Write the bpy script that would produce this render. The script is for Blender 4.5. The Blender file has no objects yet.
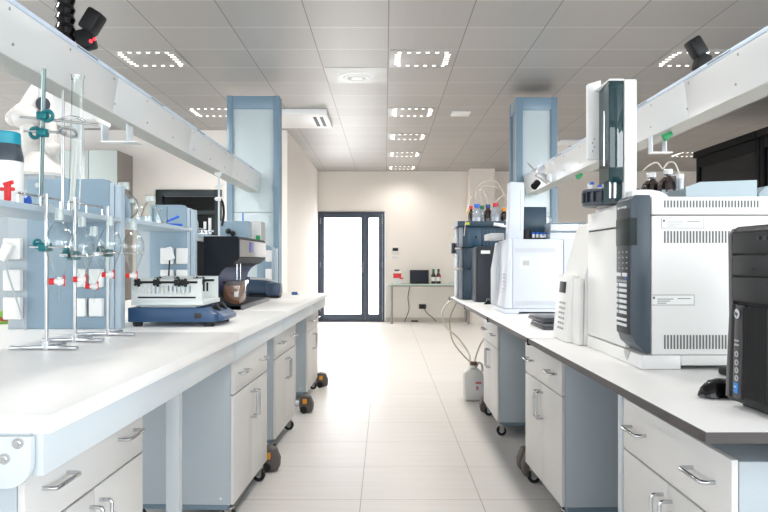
import bpy, bmesh, math, random
from mathutils import Vector, Matrix
random.seed(7)
S = bpy.context.scene
COL = S.collection
F = 746.67; CX, CY, CZ = 385.0, 260.5, 1.22      # focal length, vanishing point and eye height read from the photograph

def P(px, py, Y):
    return Vector(((px-CX)*Y/F, Y, CZ-(py-CY)*Y/F))
def WX(px, Y): return (px-CX)*Y/F
def WZ(py, Y): return CZ-(py-CY)*Y/F

# ------------------------------------------------------------------ materials
def lin(c):
    return tuple(((v/255)/12.92 if v/255 <= 0.04045 else ((v/255+0.055)/1.055)**2.4) for v in c)
MATS = {}
def mat(name, rgb, rough=0.5, metal=0.0, var=0.03, scale=6.0, bump=0.0, emit=None, estr=0.0, coat=0.0, spec=0.5):
    if name in MATS: return MATS[name]
    m = bpy.data.materials.new(name); m.use_nodes = True
    nt = m.node_tree; b = nt.nodes['Principled BSDF']
    c = lin(rgb)
    tc = nt.nodes.new('ShaderNodeTexCoord'); nz = nt.nodes.new('ShaderNodeTexNoise')
    nz.inputs['Scale'].default_value = scale; nz.inputs['Detail'].default_value = 3
    nt.links.new(tc.outputs['Object'], nz.inputs['Vector'])
    mx = nt.nodes.new('ShaderNodeMix'); mx.data_type = 'RGBA'
    mx.inputs[6].default_value = tuple(v*(1-var) for v in c)+(1,)
    mx.inputs[7].default_value = tuple(min(1, v*(1+var)) for v in c)+(1,)
    nt.links.new(nz.outputs['Fac'], mx.inputs[0])
    nt.links.new(mx.outputs[2], b.inputs['Base Color'])
    b.inputs['Roughness'].default_value = rough
    b.inputs['Metallic'].default_value = metal
    b.inputs['Specular IOR Level'].default_value = spec
    b.inputs['Coat Weight'].default_value = coat
    if bump:
        bp = nt.nodes.new('ShaderNodeBump'); bp.inputs['Strength'].default_value = bump
        bp.inputs['Distance'].default_value = 0.002
        nt.links.new(nz.outputs['Fac'], bp.inputs['Height']); nt.links.new(bp.outputs['Normal'], b.inputs['Normal'])
    if emit:
        b.inputs['Emission Color'].default_value = lin(emit)+(1,); b.inputs['Emission Strength'].default_value = estr
    MATS[name] = m
    return m

def glass(name, tint=(255,255,255), refl=1.0, body=None, bodyfac=0.0, rough=0.02):
    """thin glass: fresnel mix of clear transmission and gloss, with an optional milky body"""
    if name in MATS: return MATS[name]
    m = bpy.data.materials.new(name); m.use_nodes = True
    nt = m.node_tree; nt.nodes.clear()
    out = nt.nodes.new('ShaderNodeOutputMaterial')
    tr = nt.nodes.new('ShaderNodeBsdfTransparent'); tr.inputs[0].default_value = lin(tint)+(1,)
    gl = nt.nodes.new('ShaderNodeBsdfGlossy'); gl.inputs['Roughness'].default_value = rough
    lw = nt.nodes.new('ShaderNodeLayerWeight'); lw.inputs['Blend'].default_value = 0.5
    nz = nt.nodes.new('ShaderNodeTexNoise'); nz.inputs['Scale'].default_value = 3
    def mth(op, a_, b_):
        n = nt.nodes.new('ShaderNodeMath'); n.operation = op
        for i, v in enumerate((a_, b_)):
            if isinstance(v, (int, float)): n.inputs[i].default_value = v
            else: nt.links.new(v, n.inputs[i])
        return n.outputs[0]
    p4 = mth('POWER', lw.outputs['Facing'], 3.5)
    ge = nt.nodes.new('ShaderNodeNewGeometry')
    mu = nt.nodes.new('ShaderNodeMath'); mu.operation = 'MULTIPLY'; mu.inputs[1].default_value = refl
    nt.links.new(mth('MULTIPLY', mth('ADD', mth('MULTIPLY', p4, .85), .12), mth('SUBTRACT', 1.0, ge.outputs['Backfacing'])), mu.inputs[0])
    if not body:      # the wall seen edge-on is longer and takes more light
        tcx = nt.nodes.new('ShaderNodeMix'); tcx.data_type = 'RGBA'
        nt.links.new(mth('POWER', lw.outputs['Facing'], 4.0), tcx.inputs[0])
        tcx.inputs[6].default_value = lin(tint)+(1,); tcx.inputs[7].default_value = lin(tuple(v*.42 for v in tint))+(1,)
        nt.links.new(tcx.outputs[2], tr.inputs[0])
    base = tr
    if body:
        df = nt.nodes.new('ShaderNodeBsdfDiffuse')
        mc = nt.nodes.new('ShaderNodeMix'); mc.data_type = 'RGBA'
        c = lin(body)
        mc.inputs[6].default_value = tuple(v*.96 for v in c)+(1,); mc.inputs[7].default_value = c+(1,)
        nt.links.new(nz.outputs['Fac'], mc.inputs[0]); nt.links.new(mc.outputs[2], df.inputs[0])
        mb = nt.nodes.new('ShaderNodeMixShader'); mb.inputs[0].default_value = bodyfac
        nt.links.new(tr.outputs[0], mb.inputs[1]); nt.links.new(df.outputs[0], mb.inputs[2]); base = mb
    mx = nt.nodes.new('ShaderNodeMixShader')
    nt.links.new(mu.outputs[0], mx.inputs[0]); nt.links.new(base.outputs[0], mx.inputs[1]); nt.links.new(gl.outputs[0], mx.inputs[2])
    nt.links.new(mx.outputs[0], out.inputs[0])
    MATS[name] = m
    return m

M_white_top = mat('white_worktop', (244,243,241), 0.35, var=.012)
M_edge_dark = mat('dark_laminate_edge', (62,56,56), 0.45)
M_front = mat('cabinet_front_white', (219,217,214), 0.4, var=.012)
M_side = mat('cabinet_side_bluegrey', (178,188,194), 0.35, var=.02)
M_frame = mat('frame_pale_grey', (208,215,219), 0.35, var=.015)
M_blue = mat('spine_bluegrey', (134,156,171), 0.35, var=.02)
M_blue_l = mat('spine_bluegrey_light', (170,186,197), 0.35, var=.02)
M_blue_d = mat('column_frame_blue', (116,140,157), 0.3, var=.02)
M_chrome = mat('chrome', (205,207,210), 0.16, 1.0, var=.02)
M_steel = mat('brushed_steel', (178,178,178), 0.32, 1.0, var=.04)
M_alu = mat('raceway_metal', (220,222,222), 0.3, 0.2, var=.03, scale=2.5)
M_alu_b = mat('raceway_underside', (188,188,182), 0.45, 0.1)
M_rail = mat('raceway_rail', (208,222,238), 0.3, 0.2)
M_black = mat('black_plastic', (14,15,17), 0.45, var=.1, spec=.3)
M_blackg = mat('black_gloss', (10,11,13), 0.15, var=.1, spec=.35)
M_rubber = mat('black_rubber', (24,24,25), 0.75, var=.1)
M_brown = mat('brake_brown', (92,84,80), 0.6, var=.06)
M_orange = mat('orange_plastic', (235,160,40), 0.45)
M_white = mat('white_plastic', (232,232,230), 0.35, var=.01)
M_gcw = mat('instrument_white', (230,229,226), 0.38, var=.01)
M_gcc = mat('instrument_cool_white', (206,211,219), 0.38, var=.01)
M_gcgrey = mat('instrument_slate', (62,73,82), 0.42, var=.03)
M_keyp = mat('keypad_dark', (42,42,46), 0.45)
M_vent = mat('vent_dark', (96,96,96), 0.6)
M_ventg = mat('vent_grey', (196,198,203), 0.6)
M_lcd = mat('lcd_dark', (26,36,36), 0.45, spec=.25)
M_lcdgrey = mat('lcd_grey', (150,160,158), 0.2)
M_key = mat('key_white', (214,216,218), 0.4)
M_greyl = mat('label_grey', (178,178,176), 0.5)
M_navy = mat('navy_metal', (29,57,75), 0.35, var=.05)
M_navy_l = mat('navy_panel', (38,70,92), 0.35, var=.05)
M_navy_d = mat('navy_black', (12,20,29), 0.5, var=.08, spec=.25)
M_shaker = mat('shaker_blue', (48,80,116), 0.35, var=.06)
M_rack = mat('rack_white', (218,224,222), 0.4, var=.015)
M_teal = mat('teal_clamp', (18,112,118), 0.35, 0.3, var=.08)
M_tealcap = mat('teal_cap', (22,150,170), 0.4)
M_red = mat('red_plastic', (216,40,44), 0.35)
M_bluecap = mat('blue_cap', (34,92,200), 0.35)
M_greencap = mat('green_cap', (24,130,88), 0.4)
M_amber = mat('amber_glass', (34,16,12), 0.06, coat=.5, var=.1)
M_brownbox = mat('brown_content', (142,104,84), 0.35, var=.06)
M_glass = glass('clear_glass', (250,253,252), 1.0)
M_tintglass = glass('tinted_teal_glass', (44,132,138), .6, (20,84,92), .35)
M_frost = glass('frosted_pane', (222,233,233), .55, (214,226,229), .68, .15)
M_haze = glass('clear_plastic', (225,230,234), .8, (190,198,206), .35, .15)
M_can = glass('translucent_can', (225,225,218), .5, (238,237,232), .9, .3)
M_tube = mat('white_hose', (226,220,206), 0.4)
M_cable = mat('grey_cable', (176,180,182), 0.5)
M_cabled = mat('dark_cable', (60,60,62), 0.5)
M_wall = mat('wall_cream', (242,236,229), 0.7, var=.012, scale=1.5)
M_doorfr = mat('door_frame_slate', (66,76,90), 0.45, var=.04)
M_darkglass = mat('dark_glass', (10,14,15), 0.08, var=.1, spec=.3)
M_cupb = mat('cupboard_pale', (206,216,212), 0.4)
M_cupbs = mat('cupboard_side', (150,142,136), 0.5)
M_green = mat('green_clip', (10,130,70), 0.4)
M_tableglass = mat('table_glass', (176,196,186), 0.15)
M_silver = mat('silver_panel', (168,163,160), 0.35, 0.5)
M_violet = mat('violet_label', (92,98,160), 0.4)
M_led = mat('led_red', (255,40,50), 0.4, emit=(255,30,40), estr=3)

def lit(name, rgb, s):
    m = bpy.data.materials.new(name); m.use_nodes = True
    nt = m.node_tree; b = nt.nodes['Principled BSDF']
    b.inputs['Base Color'].default_value = (.8,.8,.8,1)
    b.inputs['Emission Color'].default_value = lin(rgb)+(1,)
    b.inputs['Emission Strength'].default_value = s
    return m
M_lens = lit('lamp_lens', (255,247,236), 2.4)
M_day = lit('daylit_frosted_glass', (250,252,255), 2.6)

def ceiling_material():
    m = bpy.data.materials.new('metal_ceiling'); m.use_nodes = True
    nt = m.node_tree; N = nt.nodes; L = nt.links; b = N['Principled BSDF']
    tc = N.new('ShaderNodeTexCoord'); sx = N.new('ShaderNodeSeparateXYZ'); L.new(tc.outputs['Object'], sx.inputs[0])
    def math_(op, a, bv):
        n = N.new('ShaderNodeMath'); n.operation = op
        for i, v in enumerate((a, bv)):
            if v is None: continue
            if isinstance(v, (int, float)): n.inputs[i].default_value = v
            else: L.new(v, n.inputs[i])
        return n.outputs[0]
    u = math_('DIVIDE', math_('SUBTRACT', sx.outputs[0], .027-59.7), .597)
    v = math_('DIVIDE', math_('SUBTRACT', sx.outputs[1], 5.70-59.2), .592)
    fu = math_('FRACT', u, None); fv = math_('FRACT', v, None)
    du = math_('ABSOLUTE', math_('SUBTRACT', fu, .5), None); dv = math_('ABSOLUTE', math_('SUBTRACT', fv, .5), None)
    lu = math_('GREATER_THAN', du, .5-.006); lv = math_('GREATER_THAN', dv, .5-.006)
    cb = N.new('ShaderNodeCombineXYZ'); L.new(math_('FLOOR', u, None), cb.inputs[0]); L.new(math_('FLOOR', v, None), cb.inputs[1])
    wn = N.new('ShaderNodeTexWhiteNoise'); wn.noise_dimensions = '2D'; L.new(cb.outputs[0], wn.inputs['Vector'])
    mp = N.new('ShaderNodeMapping'); mp.inputs['Scale'].default_value = (90, 1.2, 1); L.new(tc.outputs['Object'], mp.inputs[0])
    nz = N.new('ShaderNodeTexNoise'); nz.inputs['Scale'].default_value = 1; L.new(mp.outputs[0], nz.inputs['Vector'])
    fac = math_('ADD', math_('MULTIPLY', wn.outputs['Value'], .5), math_('MULTIPLY', nz.outputs['Fac'], .5))
    mx = N.new('ShaderNodeMix'); mx.data_type = 'RGBA'; L.new(fac, mx.inputs[0])
    mx.inputs[6].default_value = lin((166,163,160))+(1,); mx.inputs[7].default_value = lin((178,175,172))+(1,)
    m2 = N.new('ShaderNodeMix'); m2.data_type = 'RGBA'; L.new(lv, m2.inputs[0]); L.new(mx.outputs[2], m2.inputs[6]); m2.inputs[7].default_value = lin((226,224,222))+(1,)  # cross joints paler: lit gap edges painted into the colour
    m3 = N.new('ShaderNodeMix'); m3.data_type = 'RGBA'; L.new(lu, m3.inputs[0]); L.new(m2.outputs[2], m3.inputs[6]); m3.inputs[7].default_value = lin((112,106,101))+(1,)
    L.new(m3.outputs[2], b.inputs['Base Color'])
    b.inputs['Metallic'].default_value = .35; b.inputs['Roughness'].default_value = .44
    return m
def floor_material():
    m = bpy.data.materials.new('floor_tiles'); m.use_nodes = True
    nt = m.node_tree; N = nt.nodes; L = nt.links; b = N['Principled BSDF']
    tc = N.new('ShaderNodeTexCoord')
    mp = N.new('ShaderNodeMapping'); mp.inputs['Location'].default_value = (.123, -.18, 0); L.new(tc.outputs['Object'], mp.inputs[0])
    br = N.new('ShaderNodeTexBrick'); br.offset = 0; br.squash = 1
    br.inputs['Scale'].default_value = 1; br.inputs['Brick Width'].default_value = .611; br.inputs['Row Height'].default_value = .605
    br.inputs['Mortar Size'].default_value = .0022; br.inputs['Mortar Smooth'].default_value = .1; br.inputs['Bias'].default_value = 0
    L.new(mp.outputs[0], br.inputs['Vector'])
    m4 = N.new('ShaderNodeMapping'); m4.inputs['Scale'].default_value = (1.3, 38, 1); L.new(tc.outputs['Object'], m4.inputs[0])
    nz = N.new('ShaderNodeTexNoise'); nz.inputs['Scale'].default_value = 1; nz.inputs['Detail'].default_value = 4; L.new(m4.outputs[0], nz.inputs['Vector'])
    mx = N.new('ShaderNodeMix'); mx.data_type = 'RGBA'; L.new(nz.outputs['Fac'], mx.inputs[0])
    mx.inputs[6].default_value = lin((221,216,210))+(1,); mx.inputs[7].default_value = lin((239,235,231))+(1,)
    br.inputs['Mortar'].default_value = lin((170,160,150))+(1,)
    L.new(mx.outputs[2], br.inputs['Color1']); L.new(mx.outputs[2], br.inputs['Color2'])
    L.new(br.outputs['Color'], b.inputs['Base Color'])
    b.inputs['Roughness'].default_value = .34; b.inputs['Specular IOR Level'].default_value = .45
    return m
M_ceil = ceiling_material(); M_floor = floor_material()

# ------------------------------------------------------------------ mesh builder
class MB:
    def __init__(s): s.bm = bmesh.new()
    def _new(s, before):
        return [v for v in s.bm.verts if v not in before]
    def box(s, x0, x1, y0, y1, z0, z1, bev=0.0, seg=2):
        x0,x1 = sorted((x0,x1)); y0,y1 = sorted((y0,y1)); z0,z1 = sorted((z0,z1))
        r = bmesh.ops.create_cube(s.bm, size=1)
        vs = r['verts']
        for v in vs:
            v.co = Vector(((x0+x1)/2+v.co.x*(x1-x0), (y0+y1)/2+v.co.y*(y1-y0), (z0+z1)/2+v.co.z*(z1-z0)))
        if bev:
            bev = min(bev, .45*min(x1-x0, y1-y0, z1-z0))
            es = list({e for v in vs for e in v.link_edges})
            bmesh.ops.bevel(s.bm, geom=es, offset=bev, segments=seg, affect='EDGES', profile=.5)
        return s
    def obox(s, c, size, rot, bev=0.0):
        """box at c turned by rot (Matrix 3x3)"""
        r = bmesh.ops.create_cube(s.bm, size=1); vs = r['verts']
        for v in vs: v.co = Vector((v.co.x*size[0], v.co.y*size[1], v.co.z*size[2]))
        M = Matrix.Translation(Vector(c)) @ rot.to_4x4()
        allv = set(vs)
        if bev:
            es = list({e for v in vs for e in v.link_edges})
            g = bmesh.ops.bevel(s.bm, geom=es, offset=bev, segments=2, affect='EDGES', profile=.5)
            allv = {v for v in g['verts']} | {v for v in vs if v.is_valid}
        for v in allv: v.co = M @ v.co
        return s
    def cyl(s, p0, p1, r0, r1=None, seg=16, caps=True):
        seg = 6 if seg == 6 else max(seg, 16)
        p0 = Vector(p0); p1 = Vector(p1); r1 = r0 if r1 is None else r1
        d = p1-p0; q = d.to_track_quat('Z', 'Y').to_matrix()
        a = [s.bm.verts.new(p0 + q @ Vector((r0*math.cos(t), r0*math.sin(t), 0))) for t in [2*math.pi*i/seg for i in range(seg)]]
        b = [s.bm.verts.new(p1 + q @ Vector((r1*math.cos(t), r1*math.sin(t), 0))) for t in [2*math.pi*i/seg for i in range(seg)]]
        for i in range(seg): s.bm.faces.new((a[i], a[(i+1)%seg], b[(i+1)%seg], b[i]))
        if caps: s.bm.faces.new(a[::-1]); s.bm.faces.new(b)
        return s
    def lathe(s, prof, o=(0,0,0), seg=24, q=None):
        o = Vector(o); rings = []
        for r, z in prof:
            if r < 1e-5:
                p = Vector((0,0,z)); rings.append([s.bm.verts.new(o+(q@p if q else p))]); continue
            ring = []
            for i in range(seg):
                t = 2*math.pi*i/seg; p = Vector((r*math.cos(t), r*math.sin(t), z)); ring.append(s.bm.verts.new(o+(q@p if q else p)))
            rings.append(ring)
        for a, b in zip(rings, rings[1:]):
            if len(a) == 1 and len(b) == 1: continue
            for i in range(seg):
                j = (i+1) % seg
                if len(a) == 1: s.bm.faces.new((a[0], b[j], b[i]))
                elif len(b) == 1: s.bm.faces.new((a[i], a[j], b[0]))
                else: s.bm.faces.new((a[i], a[j], b[j], b[i]))
        return s
    def prism(s, poly, axis, a0, a1, bev=0.0):
        """extrude a 2-D outline along an axis; poly is (x,z) for 'y', (y,z) for 'x', (x,y) for 'z'"""
        def pt(u, v, a):
            return {'y': (u, a, v), 'x': (a, u, v), 'z': (u, v, a)}[axis]
        A = [s.bm.verts.new(pt(u, v, a0)) for u, v in poly]; B = [s.bm.verts.new(pt(u, v, a1)) for u, v in poly]
        n = len(poly); fs = [s.bm.faces.new(A), s.bm.faces.new(B[::-1])]
        for i in range(n): fs.append(s.bm.faces.new((A[i], B[i], B[(i+1)%n], A[(i+1)%n])))
        bmesh.ops.recalc_face_normals(s.bm, faces=fs)
        if bev:
            es = list({e for f in fs for e in f.edges})
            bmesh.ops.bevel(s.bm, geom=es, offset=bev, segments=2, affect='EDGES', profile=.5)
        return s
    def tube(s, pts, r, seg=8, smooth=True, n=6):
        seg = max(seg, 15)
        pts = [Vector(p) for p in pts]
        if smooth and len(pts) > 2:
            out = []; P_ = [pts[0]]+pts+[pts[-1]]
            for i in range(1, len(P_)-2):
                a, b, c, d = P_[i-1:i+3]
                for k in range(n):
                    t = k/n
                    out.append(.5*((2*b)+(c-a)*t+(2*a-5*b+4*c-d)*t*t+(3*b-a-3*c+d)*t**3))
            out.append(pts[-1]); pts = out
        rings = []; up = None
        for i, p in enumerate(pts):
            d = (pts[min(i+1, len(pts)-1)]-pts[max(i-1, 0)]).normalized()
            if up is None: up = Vector((0,0,1)) if abs(d.z) < .9 else Vector((1,0,0))
            x = up.cross(d)
            if x.length < 1e-4: x = Vector((0,1,0)).cross(d)
            x.normalize(); y = d.cross(x).normalized(); up = y
            # keep frame steady
            rings.append([s.bm.verts.new(p + x*r*math.cos(2*math.pi*k/seg) + y*r*math.sin(2*math.pi*k/seg)) for k in range(seg)])
        for a, b in zip(rings, rings[1:]):
            for k in range(seg):
                s.bm.faces.new((a[k], a[(k+1)%seg], b[(k+1)%seg], b[k]))
        s.bm.faces.new(rings[0][::-1]); s.bm.faces.new(rings[-1])
        return s
    def ring(s, c, R, r, seg=28, q=None):
        c = Vector(c); rings = []
        for i in range(seg):
            t = 2*math.pi*i/seg; ring = []
            for k in range(6):
                a = 2*math.pi*k/6
                p = Vector(((R+r*math.cos(a))*math.cos(t), (R+r*math.cos(a))*math.sin(t), r*math.sin(a)))
                ring.append(s.bm.verts.new(c+(q@p if q else p)))
            rings.append(ring)
        for i in range(seg):
            a, b = rings[i], rings[(i+1)%seg]
            for k in range(6): s.bm.faces.new((a[k], b[k], b[(k+1)%6], a[(k+1)%6]))
        return s
    def sph(s, c, r, sc=(1,1,1), seg=18):
        rr = bmesh.ops.create_uvsphere(s.bm, u_segments=seg, v_segments=max(8, seg//2), radius=r)
        for v in rr['verts']: v.co = Vector((v.co.x*sc[0], v.co.y*sc[1], v.co.z*sc[2]))+Vector(c)
        return s

def obj(name, mb, m, parent=None, smooth=25):
    me = bpy.data.meshes.new(name)
    bmesh.ops.recalc_face_normals(mb.bm, faces=mb.bm.faces[:])
    mb.bm.to_mesh(me); mb.bm.free()
    me.materials.append(m)
    me.polygons.foreach_set('use_smooth', [True]*len(me.polygons))
    me.set_sharp_from_angle(angle=math.radians(smooth))
    o = bpy.data.objects.new(name, me); COL.objects.link(o)
    if parent: o.parent = parent
    return o
def tag(o, label, cat, group=None, kind=None):
    o['label'] = label; o['category'] = cat
    if group: o['group'] = group
    if kind: o['kind'] = kind
    return o
def thing(name, label, cat, loc=(0,0,0), rz=0.0, group=None):
    o = bpy.data.objects.new(name, None); COL.objects.link(o); o.empty_display_size = .05
    o.location = loc; o.rotation_euler = (0,0,rz)
    return tag(o, label, cat, group)
def struct(name, mb, m):
    o = obj(name, mb, m); o['kind'] = 'structure'; return o
def dup(o, parent=None):
    c = o.copy(); COL.objects.link(c)
    if parent: c.parent = parent
    for ch in o.children: dup(ch, c)
    return c
def text(name, body, size, m, parent, loc, rot, depth=.0004):
    cu = bpy.data.curves.new(name, 'FONT'); cu.body = body; cu.size = size; cu.extrude = depth
    tmp = bpy.data.objects.new('tmp', cu); COL.objects.link(tmp)
    dg = bpy.context.evaluated_depsgraph_get(); dg.update()
    me = bpy.data.meshes.new_from_object(tmp.evaluated_get(dg)); me.name = name
    bpy.data.objects.remove(tmp)
    me.materials.clear(); me.materials.append(m)
    o = bpy.data.objects.new(name, me); COL.objects.link(o); o.parent = parent; o.location = loc; o.rotation_euler = rot
    return o

# ------------------------------------------------------------------ the room
XL, XR, Y0, YF, YA, XA, H = -6.5, 7.5, -3.0, 14.9, 10.2, -1.335, 3.0
struct('floor', MB().box(XL-.2, XR+.2, Y0-.2, YF+.2, -.12, 0), M_floor)
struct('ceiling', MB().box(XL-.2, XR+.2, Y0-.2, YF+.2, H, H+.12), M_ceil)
# far wall with the glazed door's opening
DX0, DX1, DZ = WX(318, YF), WX(385, YF), WZ(211.5, YF)
struct('wall_far', MB().box(DX1, XR, YF, YF+.15, 0, H).box(XA-.15, DX0, YF, YF+.15, 0, H).box(DX0, DX1, YF, YF+.15, DZ, H), M_wall)
struct('wall_alcove', MB().box(XA-.15, XA, YA+.15, YF, 0, H), M_wall)
EX0, EX1, EZ = WX(156, YA), WX(222, YA), WZ(189.5, YA)
struct('wall_front', MB().box(XL, EX0, YA, YA+.15, 0, H).box(EX1, XA, YA, YA+.15, 0, H).box(EX0, EX1, YA, YA+.15, EZ, H), M_wall)
# left and back walls carry windows (outside the frame) that let the daylight in
def wall_windows_x(name, X0, X1, ya, yb, wins):
    m = MB(); z0, z1 = .9, 2.75; cur = ya
    for a, b in wins:
        m.box(X0, X1, cur, a, 0, H); m.box(X0, X1, a, b, 0, z0); m.box(X0, X1, a, b, z1, H); cur = b
    m.box(X0, X1, cur, yb, 0, H); struct(name, m, M_wall)
WL = [(-1.5, 1.5), (2.5, 5.5), (6.5, 9.5)]
wall_windows_x('wall_left', XL-.15, XL, Y0, YA, WL)
WR = [(-2.6, -.2), (.4, 2.8)]
wall_windows_x('wall_right', XR, XR+.15, Y0, YF, WR)
m = MB(); z0, z1 = .7, 2.8; cur = XL
WB = [(-5.5, -2.6), (-1.9, 1.9), (2.6, 5.5)]
for a, b in WB:
    m.box(cur, a, Y0-.15, Y0, 0, H); m.box(a, b, Y0-.15, Y0, 0, z0); m.box(a, b, Y0-.15, Y0, z1, H); cur = b
m.box(cur, XR, Y0-.15, Y0, 0, H); struct('wall_back', m, M_wall)
# pillar standing out of the far wall
PX0, PX1 = WX(470, 14.45), WX(495, 14.45)
struct('wall_pillar', MB().box(PX0, PX1, 14.45, YF, 0, H), M_wall)
struct('baseboard_far', MB().box(DX1+.002, PX0, YF-.015, YF, 0, .08), mat('skirting_cream', (206,198,188), .5))
struct('baseboard_alcove', MB().box(XA, XA+.015, YA, YF-.12, 0, .08), MATS['skirting_cream'])

# door_1: slate frame, wide and narrow daylit panes
def frame_rect(m, x0, x1, z0, z1, w, y0, y1, bev=.004, wb=None):
    wb = w if wb is None else wb
    m.box(x0, x0+w, y0, y1, z0, z1, bev); m.box(x1-w, x1, y0, y1, z0, z1, bev)
    m.box(x0+w, x1-w, y0, y1, z1-w, z1, bev); m.box(x0+w, x1-w, y0, y1, z0, z0+wb, bev)
    return m
d1 = bpy.data.objects.new('door_1', None); COL.objects.link(d1); d1.location = (DX0, YF, 0); d1['kind'] = 'structure'
tag(d1, 'slate framed glazed double door with bright frosted panes in the far wall', 'door')
W = DX1-DX0; k = YF/F
xa, xb = (363.5-318)*k, (366-318)*k
obj('door_frame', frame_rect(MB(), .005, W-.005, 0, DZ-.005, .045, -.03, .10, wb=.02), M_doorfr, d1)
lf = obj('door_leaf', frame_rect(MB(), .052, xa+.03, .022, DZ-.052, .075, -.045, .02, wb=.13), M_doorfr, d1)
obj('pane', MB().box(.128, xa-.046, -.015, .0, .153, DZ-.128), M_day, lf)
hd = MB().box(xa-.022, xa+.006, -.055, -.045, .98, 1.2, .004).cyl((xa-.008,-.05,1.10), (xa-.008,-.10,1.10), .011).cyl((xa-.0,-.095,1.10), (xa-.13,-.095,1.105), .010)
hd.cyl((xa-.008,-.05,1.0), (xa-.008,-.065,1.0), .018)
obj('handle', hd, mat('handle_grey', (120,124,130), .35, .5), lf)
lf2 = obj('door_leaf', frame_rect(MB(), xa+.032, W-.052, .022, DZ-.052, .075, -.045, .02, wb=.13), M_doorfr, d1)
obj('pane', MB().box(xa+.108, W-.128, -.015, 0, .153, DZ-.128), M_day, lf2)
hg = MB()
for zz in (.2, 1.08, DZ-.25):
    hg.cyl((.052,-.05,zz), (.052,-.05,zz+.11), .012).cyl((W-.052,-.05,zz), (W-.052,-.05,zz+.11), .012)
obj('hinge', hg, mat('hinge_grey', (140,146,152), .4, .6), d1)
# door_2: dark glazed opening in the wall behind the white-edged bench
d2 = bpy.data.objects.new('door_2', None); COL.objects.link(d2); d2.location = (EX0, YA, 0); d2['kind'] = 'structure'
tag(d2, 'dark framed doorway with dark glass behind the glassware shelf', 'door')
M_dgf = mat('dark_green_frame', (34,46,48), .35)
W2 = EX1-EX0
obj('door_frame', frame_rect(MB(), .003, W2-.003, 0, EZ-.003, .09, -.03, .1, wb=.05), M_dgf, d2)
obj('pane', MB().box(.093, W2-.093, .02, .03, .05, EZ-.095), M_darkglass, d2)
obj('transom', MB().box(.093, W2-.093, -.01, .05, EZ-.34, EZ-.29, .003), M_dgf, d2)
# windows outside the frame
for i, (a, b) in enumerate(WL):
    w = bpy.data.objects.new('window_%d' % (i+1), None); COL.objects.link(w); w.location = (XL, a, .9); w['kind'] = 'structure'
    fm = MB(); L_ = b-a
    for y_ in (.0, L_/2-.025, L_-.05): fm.box(-.1, -.05, y_, y_+.05, 0, 1.85)
    for z_ in (.0, 1.8): fm.box(-.1, -.05, 0, L_, z_, z_+.05)
    obj('window_frame', fm, M_frame, w)
for i, (a, b) in enumerate(WR):
    w = bpy.data.objects.new('window_%d' % (i+7), None); COL.objects.link(w); w.location = (XR, a, .9); w['kind'] = 'structure'
    fm = MB(); L_ = b-a
    for y_ in (.0, L_/2-.025, L_-.05): fm.box(.05, .1, y_, y_+.05, 0, 1.85)
    for z_ in (.0, 1.8): fm.box(.05, .1, 0, L_, z_, z_+.05)
    obj('window_frame', fm, M_frame, w)
for i, (a, b) in enumerate(WB):
    w = bpy.data.objects.new('window_%d' % (i+4), None); COL.objects.link(w); w.location = (a, Y0, .7); w['kind'] = 'structure'
    fm = MB(); L_ = b-a
    for x_ in (.0, L_/2-.025, L_-.05): fm.box(x_, x_+.05, -.1, -.05, 0, 2.1)
    for z_ in (.0, 2.05): fm.box(0, L_, -.1, -.05, z_, z_+.05)
    obj('window_frame', fm, M_frame, w)

# ------------------------------------------------------------------ ceiling fixtures
CU = lambda n: .027+.597*n
CV = lambda k: 5.70+.592*k
def luminaire(n, k, label, first=[]):
    if not first:
        t = thing('ceiling_light', label, 'ceiling light', (CU(n)+.2985, CV(k)+.296, H), 0, 'perforated ceiling lights')
        obj('panel', MB().box(-.285, .285, -.282, .282, -.006, -.0005, .002), mat('lamp_panel', (172,169,166), .4, .3), t)
        m = MB()
        for i in range(6):
            x = -.2+.08*i
            for yy in (-.215, .215): m.box(x-.015, x+.015, yy-.010, yy+.010, -.0066, -.006)
        for i in range(5):
            y = -.15+.075*i
            for xx in (-.215, .215): m.box(xx-.024, xx+.024, y-.008, y+.008, -.0066, -.006)
        obj('lens_dot_pattern', m, M_lens, t); first.append(t)
    else:
        t = dup(first[0]); t.location = (CU(n)+.2985, CV(k)+.296, H); t['label'] = label
luminaire(0, 1, 'perforated ceiling light above the aisle, fifth from the glazed door, largest of that row')
luminaire(0, 5, 'perforated ceiling light above the aisle, fourth from the glazed door')
luminaire(0, 8, 'perforated ceiling light above the aisle, third from the glazed door')
luminaire(0, 11, 'perforated ceiling light above the aisle, second from the glazed door')
luminaire(0, 14, 'perforated ceiling light above the aisle, closest to the glazed door')
luminaire(-4, 1, 'perforated ceiling light above the white-edged bench, nearer one, beside the corrugated black hose')
luminaire(-4, 5, 'perforated ceiling light partly behind the glass column of the white-edged bench')
luminaire(4, 1, 'perforated ceiling light just behind the black spotlight with the red lamp')
luminaire(4, -2, 'perforated ceiling light cut by the top corner above the dark-edged bench')
luminaire(8, 11, 'perforated ceiling light beyond the raceway, above the amber bottles')
luminaire(4, 5, 'perforated ceiling light hidden mostly by the sampler tower, over the dark-edged bench')
for n_, k_ in ((0,-2),(-4,-2),(4,-5),(0,-5),(-4,-5)):
    luminaire(n_, k_, 'perforated ceiling light over the near bench ends, above the top of the picture')
LAMPS = [(0,1),(0,5),(0,8),(0,11),(0,14),(-4,1),(-4,5),(4,1),(4,-2),(8,11),(4,5),(0,-2),(-4,-2),(4,-5),(0,-5),(-4,-5)]
t = thing('ceiling_diffuser', 'white square ceiling plate with a round air diffuser', 'air diffuser', (CU(-1)+.2985, CV(2)+.296, H))
obj('plate', MB().box(-.29, .29, -.287, .287, -.008, -.0005, .002), M_white, t)
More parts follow.
